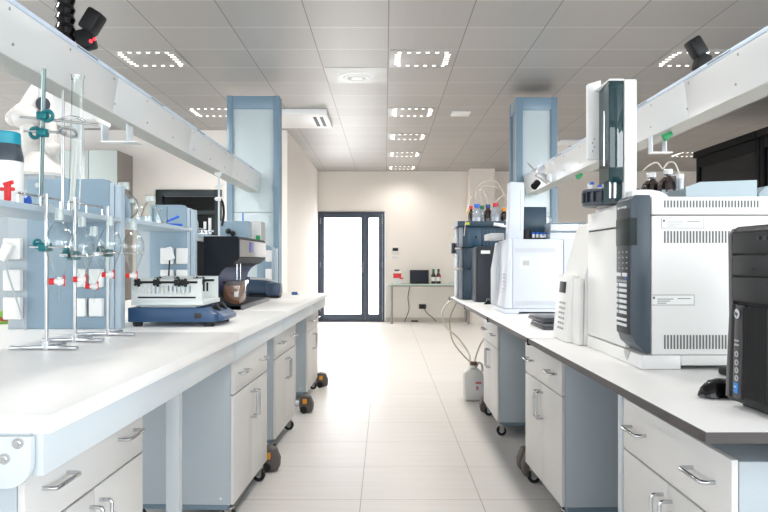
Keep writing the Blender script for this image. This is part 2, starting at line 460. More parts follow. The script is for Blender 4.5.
obj('round_vane', MB().lathe([(.0,-.03),(.06,-.032),(.065,-.025),(.085,-.034),(.09,-.026),(.125,-.03),(.135,-.022),(.17,-.022),(.185,-.008)]), M_white, t)
t = thing('ceiling_cassette', 'white ceiling air cassette projecting beside the glass column over the white-edged bench', 'air conditioner', (-1.15, 9.2, H))
obj('body', MB().box(-.47, .47, -.47, .47, -.07, -.0005, .012), M_white, t)
obj('vane', MB().box(-.4, .2, -.44, -.36, -.078, -.07, .003), M_gcw, t)
obj('slot', MB().box(.29, .33, -.3, .3, -.074, -.07).box(.37, .41, -.3, .3, -.074, -.07), M_black, t)
t = thing('ceiling_cassette', 'white ceiling air cassette seen beyond the sampler tower, past the raceway end', 'air conditioner', (3.05, 11.45, H))
obj('body', MB().box(-.47, .47, -.5, .5, -.07, -.0005, .012), M_white, t)
obj('vane', MB().box(-.4, .2, -.44, -.36, -.078, -.07, .003), M_gcw, t)
obj('slot', MB().box(-.3, .3, -.3, -.26, -.074, -.07), M_black, t)
tag(obj('smoke_detector', MB().box(.8, 1.02, 8.86, 9.1, H-.025, H-.0005, .006), M_white), 'small white square sensor plate on the metal ceiling', 'ceiling sensor')

# ------------------------------------------------------------------ bench frames of reference
RL = -.0215; EL = Vector((-.690, 1.54))
def LB(x, y):      # bench with white edges: x < 0 is away from the aisle
    c, s = math.cos(RL), math.sin(RL); return Vector((EL.x+c*x-s*y, EL.y+s*x+c*y))
RR = .0058; ER = Vector((.597, 1.39))
def RB(x, y):
    c, s = math.cos(RR), math.sin(RR); return Vector((ER.x+c*x-s*y, ER.y+s*x+c*y))

def brake_castor(m_dark, m_lever, x, y, sgn, parent):
    """mobile foot: brown brake block, small wheel and orange lever at the aisle end of a foot rail"""
    c = obj('brake_castor', MB().prism([(x,.035),(x,.13),(x+sgn*.04,.14),(x+sgn*.085,.13),(x+sgn*.11,.07),(x+sgn*.105,.015),(x+sgn*.06,.005),(x+sgn*.03,.02)], 'y', y-.045, y+.045, .006), m_dark, parent)
    obj('wheel', MB().cyl((x+sgn*.035,y-.05,.028),(x+sgn*.035,y+.05,.028),.028,seg=20), M_rubber, c)
    obj('lever', MB().box(x+sgn*.028, x+sgn*.062, y-.051, y-.03, .075, .115, .005), m_lever, c)
    return c

def left_table(y0, y1, label, legs=None, end=False):
    p = LB(0, y0); L = y1-y0-.004; t = thing('bench_table', label, 'lab bench', (p.x, p.y, 0), RL, 'white-edged bench tables')
    obj('worktop', MB().box(-.74, 0, 0, L, .862, .9, .003), M_white_top, t)
    obj('apron', MB().box(-.045, -.02, .01, L-.01, .772, .862, .002).box(-.72, -.045, .0065, .03, .772, .862).box(-.72, -.045, L-.03, L-.01, .80, .862), M_frame, t)
    for yy in [q_-y0 for q_ in legs]:
        obj('leg', MB().box(-.175, -.125, yy-.025, yy+.025, .1, .772, .004), M_frame, t)
        obj('leg', MB().box(-.715, -.665, yy-.025, yy+.025, .1, .862, .004), M_frame, t)
        obj('foot', MB().box(-.72, -.06, yy-.03, yy+.03, .05, .10, .004), M_steel, t)
        brake_castor(M_brown, M_orange, -.09, yy, 1, t)
        cb = obj('castor', MB().cyl((-.69,yy-.02,.03),(-.69,yy+.02,.03),.03), M_rubber, t)
    if end:
        e = obj('end_plate', MB().prism([(-.36,.755),(-.345,.735),(-.30,.755),(-.30,.755)][:0] or
            [(-.30,.752)]+[(-.085+.05*math.cos(a), .802+.05*math.sin(a)) for a in [-math.pi/2+i*math.pi/12 for i in range(7)]]+[(-.035,.858),(-.30,.858)], 'y', -.012, .006, .001), M_frame, t)
        for sx, sz in ((-.06, .846), (-.088, .814)):
            obj('bolt', MB().cyl((sx,-.018,sz),(sx,-.012,sz),.011,seg=16).cyl((sx,-.021,sz),(sx,-.018,sz),.006,seg=6), M_chrome, e)
    return t
left_table(0, 1.80, 'white-edged lab bench table, nearest of its row, carrying the glassware stands', [1.33], True)
left_table(1.80, 3.18, 'white-edged lab bench table under the blue shaker', [2.80])
left_table(3.18, 4.74, 'white-edged lab bench table under the dark dispenser', [4.46])
left_table(4.74, 5.83, 'white-edged lab bench table at the end of its row nearest the glazed door', [5.66])
# bench on the far side of the spine
p = LB(-.745, .3)
t = thing('bench_table', 'white bench table on the far side of the blue-grey spine', 'lab bench', (p.x, p.y, 0), RL)
obj('worktop', MB().box(-.74, 0, 0, 5.5, .862, .9, .003), M_white_top, t)
obj('apron', MB().box(-.72, -.02, .02, 5.48, .79, .862), M_frame, t)
for yy in (.3, 2.75, 5.2):
    obj('leg', MB().box(-.7, -.65, yy, yy+.05, 0, .79, .004), M_frame, t); obj('leg', MB().box(-.09, -.04, yy, yy+.05, 0, .79, .004), M_frame, t)

def right_table(y0, y1, label, legs, lx=.27):
    p = RB(0, y0); L = y1-y0-.006; t = thing('bench_table', label, 'lab bench', (p.x, p.y, 0), RR, 'dark-edged bench tables')
    obj('worktop', MB().box(.003, .85, .003, L-.003, .881, .9, .001), M_white_top, t)
    obj('edge_connector', MB().box(-.004, .02, L-.012, L-.002, .872, .9005, .001), M_rubber, t)
    e = MB().box(0, .003, 0, L, .8795, .8995).box(.003, .85, 0, .003, .8795, .8995).box(.003, .85, L-.003, L, .8795, .8995).box(.002, .85, .002, L-.002, .8785, .881)
    obj('edging', e, M_edge_dark, t)
    obj('apron', MB().box(lx+.04, lx+.06, .05, L-.05, .82, .8785).box(lx+.06, .82, .05, .07, .82, .8785).box(lx+.06, .82, L-.07, L-.05, .82, .8785), M_frame, t)
    for yy in [q_-y0 for q_ in legs]:
        obj('leg', MB().box(lx, lx+.04, yy-.02, yy+.02, .1, .8785, .004), M_frame, t)
        obj('leg', MB().box(.78, .82, yy-.02, yy+.02, .1, .8785, .004), M_frame, t)
        obj('foot', MB().box(lx, .82, yy-.03, yy+.03, .05, .10, .004), M_steel, t)
        brake_castor(M_brown, M_brown, lx+.03, yy, -1, t)
        obj('castor', MB().cyl((.79,yy-.02,.03),(.79,yy+.02,.03),.03), M_rubber, t)
right_table(0, 1.69, 'dark-edged lab bench table under the black computer and the large chromatograph', [1.125], .2)
right_table(1.69, 2.84, 'dark-edged lab bench table carrying the closed black laptops', [2.815])
right_table(2.84, 4.01, 'dark-edged lab bench table under the cool white chromatograph', [2.95])
right_table(4.01, 5.21, 'dark-edged lab bench table at the end of its row, under the navy stack', [4.60])

pb0 = RB(.86, .02)  # unseen panel, added to keep stray light from under the bench
t = tag(obj('stray_light_screen', MB().box(0, .02, 0, 5.18, 0, .90, .002), M_blue), 'unseen blue-grey panel added behind the dark-edged bench to block stray light', 'panel')
t.location = (pb0.x, pb0.y, 0); t.rotation_euler = (0,0,RR)
# ------------------------------------------------------------------ castor cabinets
def handle_mb(p0, p1, out):
    p0, p1, out = Vector(p0), Vector(p1), Vector(out)
    d = (p1-p0).normalized()*.008
    return MB().tube([p0, p0+out*.72, p0+out*.92+d*.25, p0+out+d, p1+out-d, p1+out*.92-d*.25, p1+out*.72, p1], .0055, 8, False)
def make_cabinet(w):
    t = thing('drawer_cabinet', '', 'lab cabinet', group='castor cabinets')
    D = .52
    obj('carcass', MB().box(-D, -.017, 0, w, .10, .765, .003).box(-D+.01, -.03, .01, w-.01, .085, .10), M_side, t)
    obj('base_strip', MB().box(-D+.02, -.03, .0, w, .079, .0995), mat('strip_slate', (112,132,146), .5), t)
    dr = obj('drawer', MB().box(-.016, 0, .002, w-.002, .606, .768, .002), M_front, t)
    for s in (-1, 1):
        yc = w/2+s*.235
        obj('handle', handle_mb((0,yc-.064,.692),(0,yc+.064,.692),(.034,0,0)), M_chrome, dr)
    for s in (-1, 1):
        ya, yb = (.002, w/2-.0015) if s < 0 else (w/2+.0015, w-.002)
        d = obj('door', MB().box(-.016, 0, ya, yb, .103, .600, .002), M_front, t)
        yc = w/2+s*.032
        obj('handle', handle_mb((0,yc,.43),(0,yc,.56),(.034,0,0)), M_chrome, d)
    for x in (-.035, -D+.06):
        for y in (.05, w-.05):
            c = obj('castor', MB().box(x-.02, x+.02, y-.022, y+.022, .0695, .079, .002).box(x-.016, x+.016, y-.020, y-.015, .028, .068).box(x-.016, x+.016, y+.015, y+.020, .028, .068), M_steel, t)
            obj('wheel', MB().cyl((x,y-.013,.034),(x,y+.013,.034),.034,seg=24), M_rubber, c)
            obj('hub', MB().cyl((x,y-.0145,.034),(x,y+.0145,.034),.014,seg=16), M_frame, c)
    for y in (.04,):
        obj('screw_cap', MB().cyl((-.06,-.002,.13),(-.06,.001,.13),.006), M_white, t)
    return t
CAB = make_cabinet(.77)
def put_cab(first, loc, rz, label):
    c = CAB if first else dup(CAB)
    c.location = loc; c.rotation_euler = (0,0,rz); c['label'] = label; return c
def put_cab_pts(first, x0, y0, x1, y1, label):
    """front edge running from (x0,y0) to (x1,y1), near to far on the white-edged side, far to near on the other"""
    return put_cab(first, (x0, y0, 0), math.atan2(y1-y0, x1-x0)-math.pi/2, label)
put_cab_pts(True, -.795, 1.645, -.782, 2.43, 'white drawer cabinet below the near end plate of the white-edged bench')
put_cab_pts(False, -.692, 3.415, -.661, 4.175, 'white drawer cabinet on castors below the blue shaker')
put_cab_pts(False, -.684, 4.66, -.656, 5.42, 'white drawer cabinet on castors below the dark dispenser')
put_cab_pts(False, -.660, 6.36, -.645, 7.12, 'white drawer cabinet on castors farthest along the white-edged bench')
put_cab_pts(False, .783, 5.93, .777, 5.15, 'white drawer cabinet on castors beside the plastic jerrycan')
rb_ = put_cab_pts(False, .780, 4.15, .800, 3.37, 'white drawer cabinet with an orange smudge on its door, below the closed laptops')
put_cab_pts(False, .785, 2.46, .785, 1.68, 'white drawer cabinet below the black desktop computer')
obj('smudge', MB().box(0, .0006, .225, .25, .495, .508), mat('orange_smudge', (214,170,120), .6), [c for c in rb_.children if c.name.startswith('door')][-1])

# ------------------------------------------------------------------ spine of the white-edged bench
def spine_column(Y, xl, xr, ztop, label, left_face=False, sockets=()):
    t = thing('spine_column', label, 'service column', ((xl+xr)/2, Y, .9), 0, 'blue-grey service columns')
    w = (xr-xl)/2; h = ztop-.9
    R = .03
    prof = [(-w,.001),(w-.055,.001),(w-.055,h-R)]+[(w-.055-R+R*math.cos(a), h-R+R*math.sin(a)) for a in [i*math.pi/12 for i in range(1,7)]]+[(-w,h)]
    obj('panel', MB().prism(prof, 'y', 0, .05, .001), M_blue, t)
    obj('edge_strip', MB().box(w-.053, w-.030, -.004, .055, .001, h-.02, .003), M_blue_l, t)
    obj('edge_strip', MB().box(w-.027, w, -.004, .055, .001, h-.03, .003), M_blue_l, t)
    if left_face:
        obj('side_panel', MB().box(-w-.09, -w-.002, .005, .05, .001, .60), mat('spine_grey', (176,186,192), .4), t)
    for sx, sz, sw, sh in sockets:
        s = obj('socket_box', MB().box(sx-sw/2, sx+sw/2, -.035, -.0005, sz-sh/2, sz+sh/2, .006), M_white, t)
    obj('bolt', MB().cyl((-w+.05,-.006,h-.03),(-w+.05,0,h-.03),.012), M_steel, t)
    return t
Y1 = 3.475
xl, xr = WX(27, Y1), WX(121, Y1); c1 = (xl+xr)/2
sk = []
for py, h_ in ((249, 21), (280, 21), (308, 22)):
    z = WZ(py, Y1)-.9
    sk.append((WX(15, Y1)-c1, z, .082, h_*Y1/F))
for py in (278, 307):
    z = WZ(py, Y1)-.9
    sk.append((WX(82, Y1)-c1, z, .056, .085)); sk.append((WX(98, Y1)-c1, z, .062, .085))
spine_column(Y1, xl, xr, 1.60, 'blue-grey service column with white sockets behind the funnel stands', True, sk)
Y2 = 4.70
xl, xr = WX(150, Y2), WX(195, Y2); c2 = (xl+xr)/2
sk = [(WX(168, Y2)-c2, WZ(256, Y2)-.9, .08, .10), (WX(183, Y2)-c2, WZ(256, Y2)-.9, .07, .10), (WX(168, Y2)-c2, WZ(276, Y2)-.9, .08, .08), (WX(183, Y2)-c2, WZ(276, Y2)-.9, .07, .08)]
spine_column(Y2, xl, xr, 1.57, 'blue-grey service column with white sockets above the blue shaker', True, sk)
Y3 = 7.15
xl, xr = WX(257, Y3), WX(277, Y3); c3 = (xl+xr)/2
sk = [(WX(269, Y3)-c3, WZ(256, Y3)-.9, .06, .11), (WX(269, Y3)-c3, WZ(274, Y3)-.9, .06, .1)]
spine_column(Y3, xl, xr, 1.365, 'short blue-grey service column behind the dark dispenser, below the far shelf', False, sk)

def shelf(x0, x1, ya, yb, z, label, rails, ends):
    t = thing('spine_shelf', label, 'shelf', (0, 0, z-.022), 0, 'spine shelves')
    t.location = (x1, ya, z-.022); t.rotation_euler = (0, 0, RL)
    rails = [(a-ya, b-ya) for a, b in rails]; ends = [e-ya for e in ends]; yb -= ya; ya = 0; x0 -= x1; x1 = 0
    obj('board', MB().box(x0, x1, ya, yb, 0, .022, .002), M_blue_l, t)
    for a, b in rails:
        m = MB().tube([(x1-.012,a,.022),(x1-.012,a,.05),(x1-.012,a+.006,.056),(x1-.012,b-.006,.056),(x1-.012,b,.05),(x1-.012,b,.022)], .004, 8, False)
        m.cyl((x1-.012,(a+b)/2,.022),(x1-.012,(a+b)/2,.056),.003)
        obj('rail', m, M_chrome, t)
    for ye in ends:
        R = .06; hh = .12
        prof = [(x0+.02,.0),(x1-.002,.0),(x1-.002,hh-R)]+[(x1-.002-R+R*math.cos(a), hh-R+R*math.sin(a)) for a in [i*math.pi/12 for i in range(1,7)]]+[(x0+.02,hh)]
        prof = [(u, v+.0225) for u, v in prof]
        obj('end_plate', MB().prism(prof, 'y', ye, ye+.02, .001), M_blue, t)
SZ = 1.418
shelf(-1.56, -1.258, 1.8, 3.465, SZ, 'blue-grey spine shelf with chrome rails, carrying the teal-capped bottle', [(2.55,2.87),(2.94,3.27)], [])
shelf(-1.52, -1.217, 3.55, 4.63, SZ+.004, 'blue-grey spine shelf of glassware above the blue shaker', [], [3.56])
shelf(-1.50, -1.203, 4.78, 7.25, 1.395, 'long blue-grey spine shelf above the dark dispenser', [(4.83,5.05)], [4.80])

# ------------------------------------------------------------------ glass columns at the bench ends
def glass_column(x0, x1, y0, y1, z1, post, label):
    t = thing('glass_column', label, 'glass column', ((x0+x1)/2, y0, 0), 0, 'glass service columns')
    w = (x1-x0)/2; d = y1-y0
    for sx in (-1, 1):
        for yy in (0, d-post):
            xa_, xb_ = (-w, -w+post) if sx < 0 else (w-post, w)
            obj('post', MB().box(xa_, xb_, yy, yy+post, 0, z1, .006), M_blue_d, t)
    m = MB()
    for yy in (.004, d-post+.004):
        m.box(-w+post, w-post, yy, yy+post-.008, z1-.13, z1-.002, .003); m.box(-w+post, w-post, yy, yy+post-.008, 0, .1)
    for sx in (-1, 1):
        xa_, xb_ = (-w+.004, -w+post-.004) if sx < 0 else (w-post+.004, w-.004)
        if d > 2.5*post: m.box(xa_, xb_, post, d-post, z1-.13, z1-.002, .003)
    obj('rail', m, M_blue_d, t)
    for za, zb in ((.1, 1.52), (1.526, 1.70), (1.706, z1-.13)):
        obj('pane', MB().box(-w+post, w-post, post*.5, post*.5+.006, za, zb), M_frost, t)
    obj('back_pane', MB().box(-w+post, w-post, d-post*.5, d-post*.5+.006, .1, z1-.13), M_frost, t)
    if d > 2.5*post:
        for sx in (-1, 1):
            xc = sx*(w-post/2)
            obj('side_pane', MB().box(xc-.003, xc+.003, post, d-post, .1, z1-.13), M_frost, t)
glass_column(WX(226.5,7.45), WX(279.5,7.45), 7.45, 7.63, WZ(95.5,7.45), .062, 'tall frosted glass column in blue frame at the end of the white-edged bench')
glass_column(WX(516.5,7.58), WX(557.5,7.58), 7.58, 8.02, WZ(97,7.58), .065, 'tall frosted glass column in blue frame at the end of the dark-edged bench')

# ------------------------------------------------------------------ overhead raceways
def raceway(xf, depth, sgn, y0, y1, zt, zb, label):
    """long overhead service raceway; its face looks at the aisle (sgn = direction away from the aisle)"""
    t = thing('overhead_raceway', label, 'service raceway', (xf, y0, zb), 0, 'overhead service raceways')
    L = y1-y0; h = zt-zb; n = 5
    prof = [(0,h-.012),(sgn*.012,h-.012),(sgn*.012,0.004),(sgn*.0,.004)]
    for i in range(n):
        a, b = L*i/n+.001, L*(i+1)/n-.001
        obj('face_panel', MB().prism([(0,h-.02),(sgn*.015,h-.02),(sgn*.04,.004),(sgn*.025,.004)], 'y', a, b, .001), M_alu, t)
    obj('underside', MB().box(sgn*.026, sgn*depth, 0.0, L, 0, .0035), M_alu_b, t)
    obj('back_panel', MB().box(sgn*(depth-.012), sgn*depth, 0, L, .004, h-.02), M_alu, t)
    obj('top_rail', MB().box(-sgn*.004, sgn*.05, 0, L, h-.019, h, .003), M_rail, t)
    obj('end_cap', MB().prism([(sgn*.016,h-.022),(sgn*.04,.006),(sgn*(depth-.013),.006),(sgn*(depth-.013),h-.022)], 'y', L-.012, L-.002), M_alu, t)
    for i in range(14):
        y = L*(i+.5)/14
        obj('screw', MB().cyl((sgn*.001,y,h*.80),(sgn*.008,y,h*.80),.006), M_steel, t)
        obj('screw', MB().cyl((sgn*.015,y+.05,h*.25),(sgn*.022,y+.05,h*.25),.005), M_steel, t)
    for i in range(7):
        y = L*(i+.3)/7
        obj('slot', MB().box(-sgn*.0045, -sgn*.003, y, y+.22, h-.013, h-.006), mat('slot_grey', (120,130,142), .5), t)
    return t
raceway(-1.235, .13, -1, .8, 7.448, 2.088, 1.90, 'long pale metal raceway hung over the white-edged bench')
raceway(1.405, .14, 1, .8, 7.578, 2.082, 1.885, 'long pale metal raceway hung over the dark-edged bench')
# brackets under the raceways
def bracket(x, y, z, s, label):
    t = thing('hanging_bracket', label, 'bracket', (x, y, z))
    obj('side_plate', MB().box(-s*.5, -s*.5+.006, -s*.35, s*.35, -.085, 0, .001), M_frame, t)
    obj('side_plate', MB().box(s*.5-.006, s*.5, -s*.35, s*.35, -.085, 0, .001), M_frame, t)
    obj('base_plate', MB().box(-s*.5, s*.9, -s*.35, s*.35, -.092, -.0855, .001), M_white, t)
bracket(-1.345, 3.75, 1.9, .13, 'pale bracket hung under the raceway over the white-edged bench')
bracket(1.46, 4.0, 1.885, .08, 'pale bracket hung under the raceway beside the green clip')
def clip(px, py, Y, label, g):
    p = P(px, py, Y)
    t = thing('hanging_clip', label, 'clip', p, 0, g)
    obj('clip_body', MB().prism([(-.03,.012),(.02,.028),(.03,.012),(.0,-.02),(-.012,-.02)], 'y', -.01, .01, .002), M_green, t)
    obj('wire', MB().tube([(.0,0,.02),(.004,0,.035),(.01,0,1.885-p.z)], .002, 6), M_steel, t)
    return t
clip(667, 137, 3.85, 'green clip hung under the raceway above the amber bottles', 'green clips')
clip(579, 177, 5.7, 'green clip hung under the raceway end beside the sampler tower', 'green clips')

# black spotlights on the raceways, hose
def spotlight(p, s, flip, label):
    t = thing('spotlight', label, 'spotlight', p, 0, 'black raceway spotlights')
    obj('base_box', MB().obox((0,0,.035*s), (.075*s,.07*s,.085*s), Matrix.Rotation(.25*flip,3,'Y'), .01), M_black, t)
    obj('lamp_head', MB().obox((-.03*s*flip,0,.115*s), (.07*s,.085*s,.10*s), Matrix.Rotation(-.55*flip,3,'Y'), .012), M_black, t)
    obj('pivot', MB().cyl((-.01*flip,-.03*s,.075*s),(-.01*flip,.03*s,.075*s),.014*s), M_rubber, t)
    obj('indicator', MB().sph((.036*s,-.034*s,.02*s), .007*s).sph((.05*s,-.03*s,.03*s), .006*s), M_led, t)
spotlight(P(702,70,3.55)+Vector((.0,0,.0)), .92, 1, 'black spotlight with red lamp on the raceway over the dark-edged bench')
spotlight(P(81,48,3.12)+Vector((.02,0,0)), .95, -1, 'black spotlight beside the corrugated hose on the raceway over the white-edged bench')
px0 = P(65, 0, 3.1)
m = MB()
prof = []
zb_, zt_ = 2.12, H-.001
n = 44
for i in range(n+1):
    z = zb_+(zt_-zb_)*i/n; prof.append((.042 if i % 2 else .034, z))
prof = [(0, zb_)]+prof+[(0, zt_)]
t = thing('corrugated_hose', 'black corrugated hose dropping from the ceiling behind the raceway', 'hose', (px0.x-.0, 3.1, 0))
obj('bellows', MB().lathe(prof, seg=20), M_blackg, t, 20)
obj('collar', MB().cyl((-.07,0,2.10),(.0,0,2.135),.035), mat('blue_collar', (120,160,205), .4), t)
obj('white_hose', MB().tube([(-.06,0,2.115),(-.12,-.15,2.16),(-.1,-.35,2.13)], .02), M_white, t)
# chrome gauges at the far end of the raceway
p = P(543, 177, 6.42)
t = thing('hanging_regulator', 'chrome gas regulator on the raceway end before the glass column', 'regulator', p)
obj('body', MB().obox((0,0,0),(.13,.05,.06),Matrix.Rotation(.6,3,'Y'),.008), M_steel, t)
obj('gauge', MB().cyl((-.03,-.03,.06),(-.03,-.07,.06),.04), M_chrome, t)
obj('gauge', MB().cyl((.05,-.03,-.01),(.05,-.07,-.01),.038), M_chrome, t)
obj('knob', MB().cyl((-.05,-.02,-.05),(-.09,-.06,-.09),.03), M_black, t)
obj('stem', MB().cyl((-.05,0,.04),(-.13,0,.12),.008).cyl((.03,.03,.0),(.16,.1,.08),.012), M_steel, t)

# ------------------------------------------------------------------ funnels, retort stands
def retort_stand(x, y, h, label, grp='retort stands on the bench'):
    t = thing('retort_stand', label, 'retort stand', (x, y, .9), 0, grp)
    b = MB()
    for ang, L_ in ((math.radians(192), .125), (math.radians(-12), .125), (math.radians(80), .11)):
        d = Vector((math.cos(ang), math.sin(ang), 0))
        b.obox(d*L_*.5+Vector((0,0,.0085)), (L_, .02, .013), Matrix.Rotation(ang, 3, 'Z'), .004)
    b.cyl((0,0,.002),(0,0,.03),.014)
    obj('base', b, M_chrome, t)
    obj('rod', MB().cyl((0,0,.015),(0,0,h),.0062), M_steel, t)
    return t
def ring_clamp(stand, z, dx, dy, R, name='ring_clamp'):
    """boss head on the rod, arm and open ring carrying a funnel"""
    c = obj(name, MB().tube([(-.055,-.012,z+.002),(0,-.013,z),(dx*.3,dy*.3-.01,z)], .0045, 8).ring((dx,dy,z), R, .003), M_chrome, stand)
    d = Vector((dx,dy,0)); L_ = d.length; e = d*((L_-R)/L_)
    c2 = obj('ring_arm', MB().cyl((0,-.01,z),(e.x,e.y,z),.004), M_chrome, c)
    b = obj('boss_head', MB().box(-.022,.02,-.024,.012,z-.016,z+.016,.006).cyl((-.035,-.006,z+.006),(-.018,-.006,z+.006),.011).ring((-.028,-.01,z+.012),.014,.005,16,Matrix.Rotation(math.pi/2,3,'X')), M_teal, c)
    return c
def sep_funnel(x, y, ztop, s, label):
    """separating funnel: ground neck, pear bulb, stopcock, stem. ztop = world height of the neck rim"""
    t = thing('separating_funnel', label, 'separating funnel', (x, y, ztop-.30*s), 0, 'separating funnels')
    prof = [(.0125,.30),(.0135,.298),(.0125,.262),(.0125,.256),(.021,.246),(.034,.228),(.0425,.206),(.045,.188),(.043,.168),(.036,.144),(.026,.118),(.015,.09),(.0085,.074),(.0065,.066)]
    obj('bulb', MB().lathe([(r*s, z*s) for r, z in prof], seg=28), M_glass, t, 60)
    obj('neck_band', MB().lathe([(.0138*s,.298*s),(.0138*s,.262*s)], seg=24), glass('ground_glass', (225,235,232), .6, (226,232,230), .45, .3), t)
    obj('stem', MB().lathe([(.0042*s,.060*s),(.0042*s,.012*s),(.003*s,.0)], seg=12), M_glass, t, 60)
    v = obj('stopcock', MB().cyl((-.015*s,-.002,.064*s),(.016*s,-.002,.064*s),.009*s).cyl((0,0,.052*s),(0,0,.078*s),.0072*s), M_white, t)
    obj('stopcock_key', MB().cyl((-.030*s,-.004,.064*s),(-.014*s,-.003,.064*s),.0105*s), M_red, v)
    obj('stopcock_lever', MB().box(.013*s,.018*s,-.005,.003,.048*s,.084*s,.002), M_red, v)
    return t
def Bz(py): return .32*F/(py-CY)
A1 = retort_stand(WX(46.5,2.68), 2.68, .56, 'retort stand on the white worktop, nearest of the three, with one funnel')
A2 = retort_stand(WX(75,2.94), 2.94, .57, 'retort stand on the white worktop, middle of the three, with two funnels')
A3 = retort_stand(WX(108,3.18), 3.18, .55, 'retort stand on the white worktop, nearest the blue shaker')
def add_funnel(st, yst, px, ztop_px, ring_py, Y, R, s, label):
    x = WX(px, Y); zt = WZ(ztop_px, Y); zr = WZ(ring_py, Y)
    ring_clamp(st, zr-.9, x-st.location.x, Y-st.location.y, R)
    return sep_funnel(x, Y, zt, s, label)
add_funnel(A1, 2.68, 59.5, 208, 247, 2.64, .036, 1.10, 'separating funnel on the nearest retort stand')
add_funnel(A2, 2.94, 82, 216.5, 256, 2.86, .036, 1.02, 'separating funnel hanging in front on the middle retort stand')
add_funnel(A2, 2.94, 94, 226, 255, 3.04, .034, 1.04, 'separating funnel hung lowest, behind on the middle retort stand')
add_funnel(A3, 3.18, 110, 216, 253, 3.12, .036, 1.04, 'separating funnel on the stand nearest the shaker, before the service column')
add_funnel(A3, 3.18, 133.5, 220.5, 253, 3.2, .038, 1.0, 'separating funnel hanging clear of the column beside the shaker rack')

# glass-tube stand on the near shelf
t = thing('retort_stand', 'tall steel rod with teal clamps on the railed shelf', 'retort stand', (WX(41,2.8), 2.8, SZ))
obj('base_foot', MB().box(-.028,.028,-.04,.04,.0005,.012,.003), M_steel, t)
def lean(z): return Vector((.080*z/.485, -.15*z/.485, z))
obj('rod', MB().cyl(lean(.01), lean(.483), .0075), mat('glassy_rod', (150,172,170), .15, .6), t)
for py, Yc in ((116, 2.69), (133, 2.71)):
    z = WZ(py,Yc)-SZ; l = lean(z)
    obj('boss_head', MB().box(l.x-.016,l.x+.022,l.y-.024,l.y+.01,z-.014,z+.016,.006).ring((l.x+(-.022 if py > 120 else .022),l.y-.012,z),.018,.007,16,Matrix.Rotation(math.pi/2,3,'X')), M_teal, t)
l = lean(WZ(117,2.69)-SZ); z = l.z
obj('arm', MB().cyl((l.x-.075,l.y-.018,z),(l.x+.17,l.y+.08,z-.012),.0045), M_steel, t)
l = lean(WZ(131,2.7)-SZ); z = l.z
obj('clamp_jaw', MB().cyl(l+Vector((-.06,-.018,0)),l+Vector((.08,.02,0)),.005).tube([l+Vector(v) for v in ((.06,.0,0),(.08,-.02,.01),(.11,-.02,.01),(.12,0,0))],.005).tube([l+Vector(v) for v in ((.06,0,0),(.08,.03,-.01),(.11,.03,-.01),(.12,0,0))],.005), M_steel, t)
bt = Vector((WX(74,3.08), 3.08, SZ)); tp = P(78, 75, 2.93)
t = thing('glass_column_tube', 'tall clear glass tube with white inner hose leaning on the railed shelf', 'glass tube', bt)
t.rotation_euler = (tp-bt).to_track_quat('Z', 'Y').to_euler(); hl = (tp-bt).length
obj('tube', MB().lathe([(.0,.002),(.022,.002),(.022,hl-.02),(.026,hl)], seg=24), M_glass, t, 60)
obj('inner_hose', MB().tube([(-.010,0,.015),(-.006,0,.12),(.002,0,.30)], .010), M_can, t)
obj('graduation', MB().box(.0215,.0225,-.003,.003,.02,.40), mat('scale_ivory', (222,206,176), .5), t)
t = thing('glass_rod_stand', 'thin steel rod beside the glass tube on the railed shelf', 'rod', (WX(63,2.98), 2.98, SZ))
obj('rod', MB().cyl((0,0,.001),(0.0,0,WZ(84,2.98)-SZ),.0055), M_steel, t)
obj('clamp', MB().tube([(-.02,-.008,WZ(121,2.98)-SZ),(.02,-.016,WZ(118,2.98)-SZ),(.07,-.03,WZ(119,2.98)-SZ),(.095,-.008,WZ(123,2.98)-SZ)],.005), M_chrome, t)
# bottles and small things on the near shelf
Yb = 2.63
t = thing('chemical_bottle', 'white bottle with dark shoulder and teal cap on the railed shelf', 'bottle', (WX(4,Yb), Yb, SZ))
r = .063
obj('body', MB().lathe([(0,.0005),(r*.95,.0005),(r,.006),(r,WZ(162,Yb)-SZ),]), M_white, t)
obj('shoulder', MB().lathe([(r*1.01,WZ(162,Yb)-SZ),(r*1.01,WZ(157,Yb)-SZ),(r*.92,WZ(150,Yb)-SZ),(r*.86,WZ(144,Yb)-SZ)]), mat('shoulder_slate', (58,68,78), .35), t)
obj('cap', MB().lathe([(r*.86,WZ(145,Yb)-SZ),(r*.88,WZ(144,Yb)-SZ),(r*.86,WZ(134,Yb)-SZ),(r*.8,WZ(132.5,Yb)-SZ),(0,WZ(132,Yb)-SZ)]), M_tealcap, t)
t = thing('pinch_clamp', 'red plastic clamp in front of the teal-capped bottle', 'clamp', (WX(7,2.49), 2.49, SZ))
obj('jaw', MB().box(-.008,.012,-.008,.008,.001,.062,.004).box(-.03,.025,-.006,.006,.034,.046,.003), M_red, t)
obj('screw', MB().cyl((-.01,0,.055),(.02,0,.064),.007), M_red, t)
t = thing('sample_vial', 'small clear vial lying with a blue cap on the railed shelf', 'vial', (WX(21,2.76), 2.76, SZ))
obj('vial_body', MB().cyl((-.06,0,.021),(.0,0,.021),.019), M_glass, t)
obj('cap', MB().cyl((.0,0,.021),(.03,0,.021),.0205), M_bluecap, t)
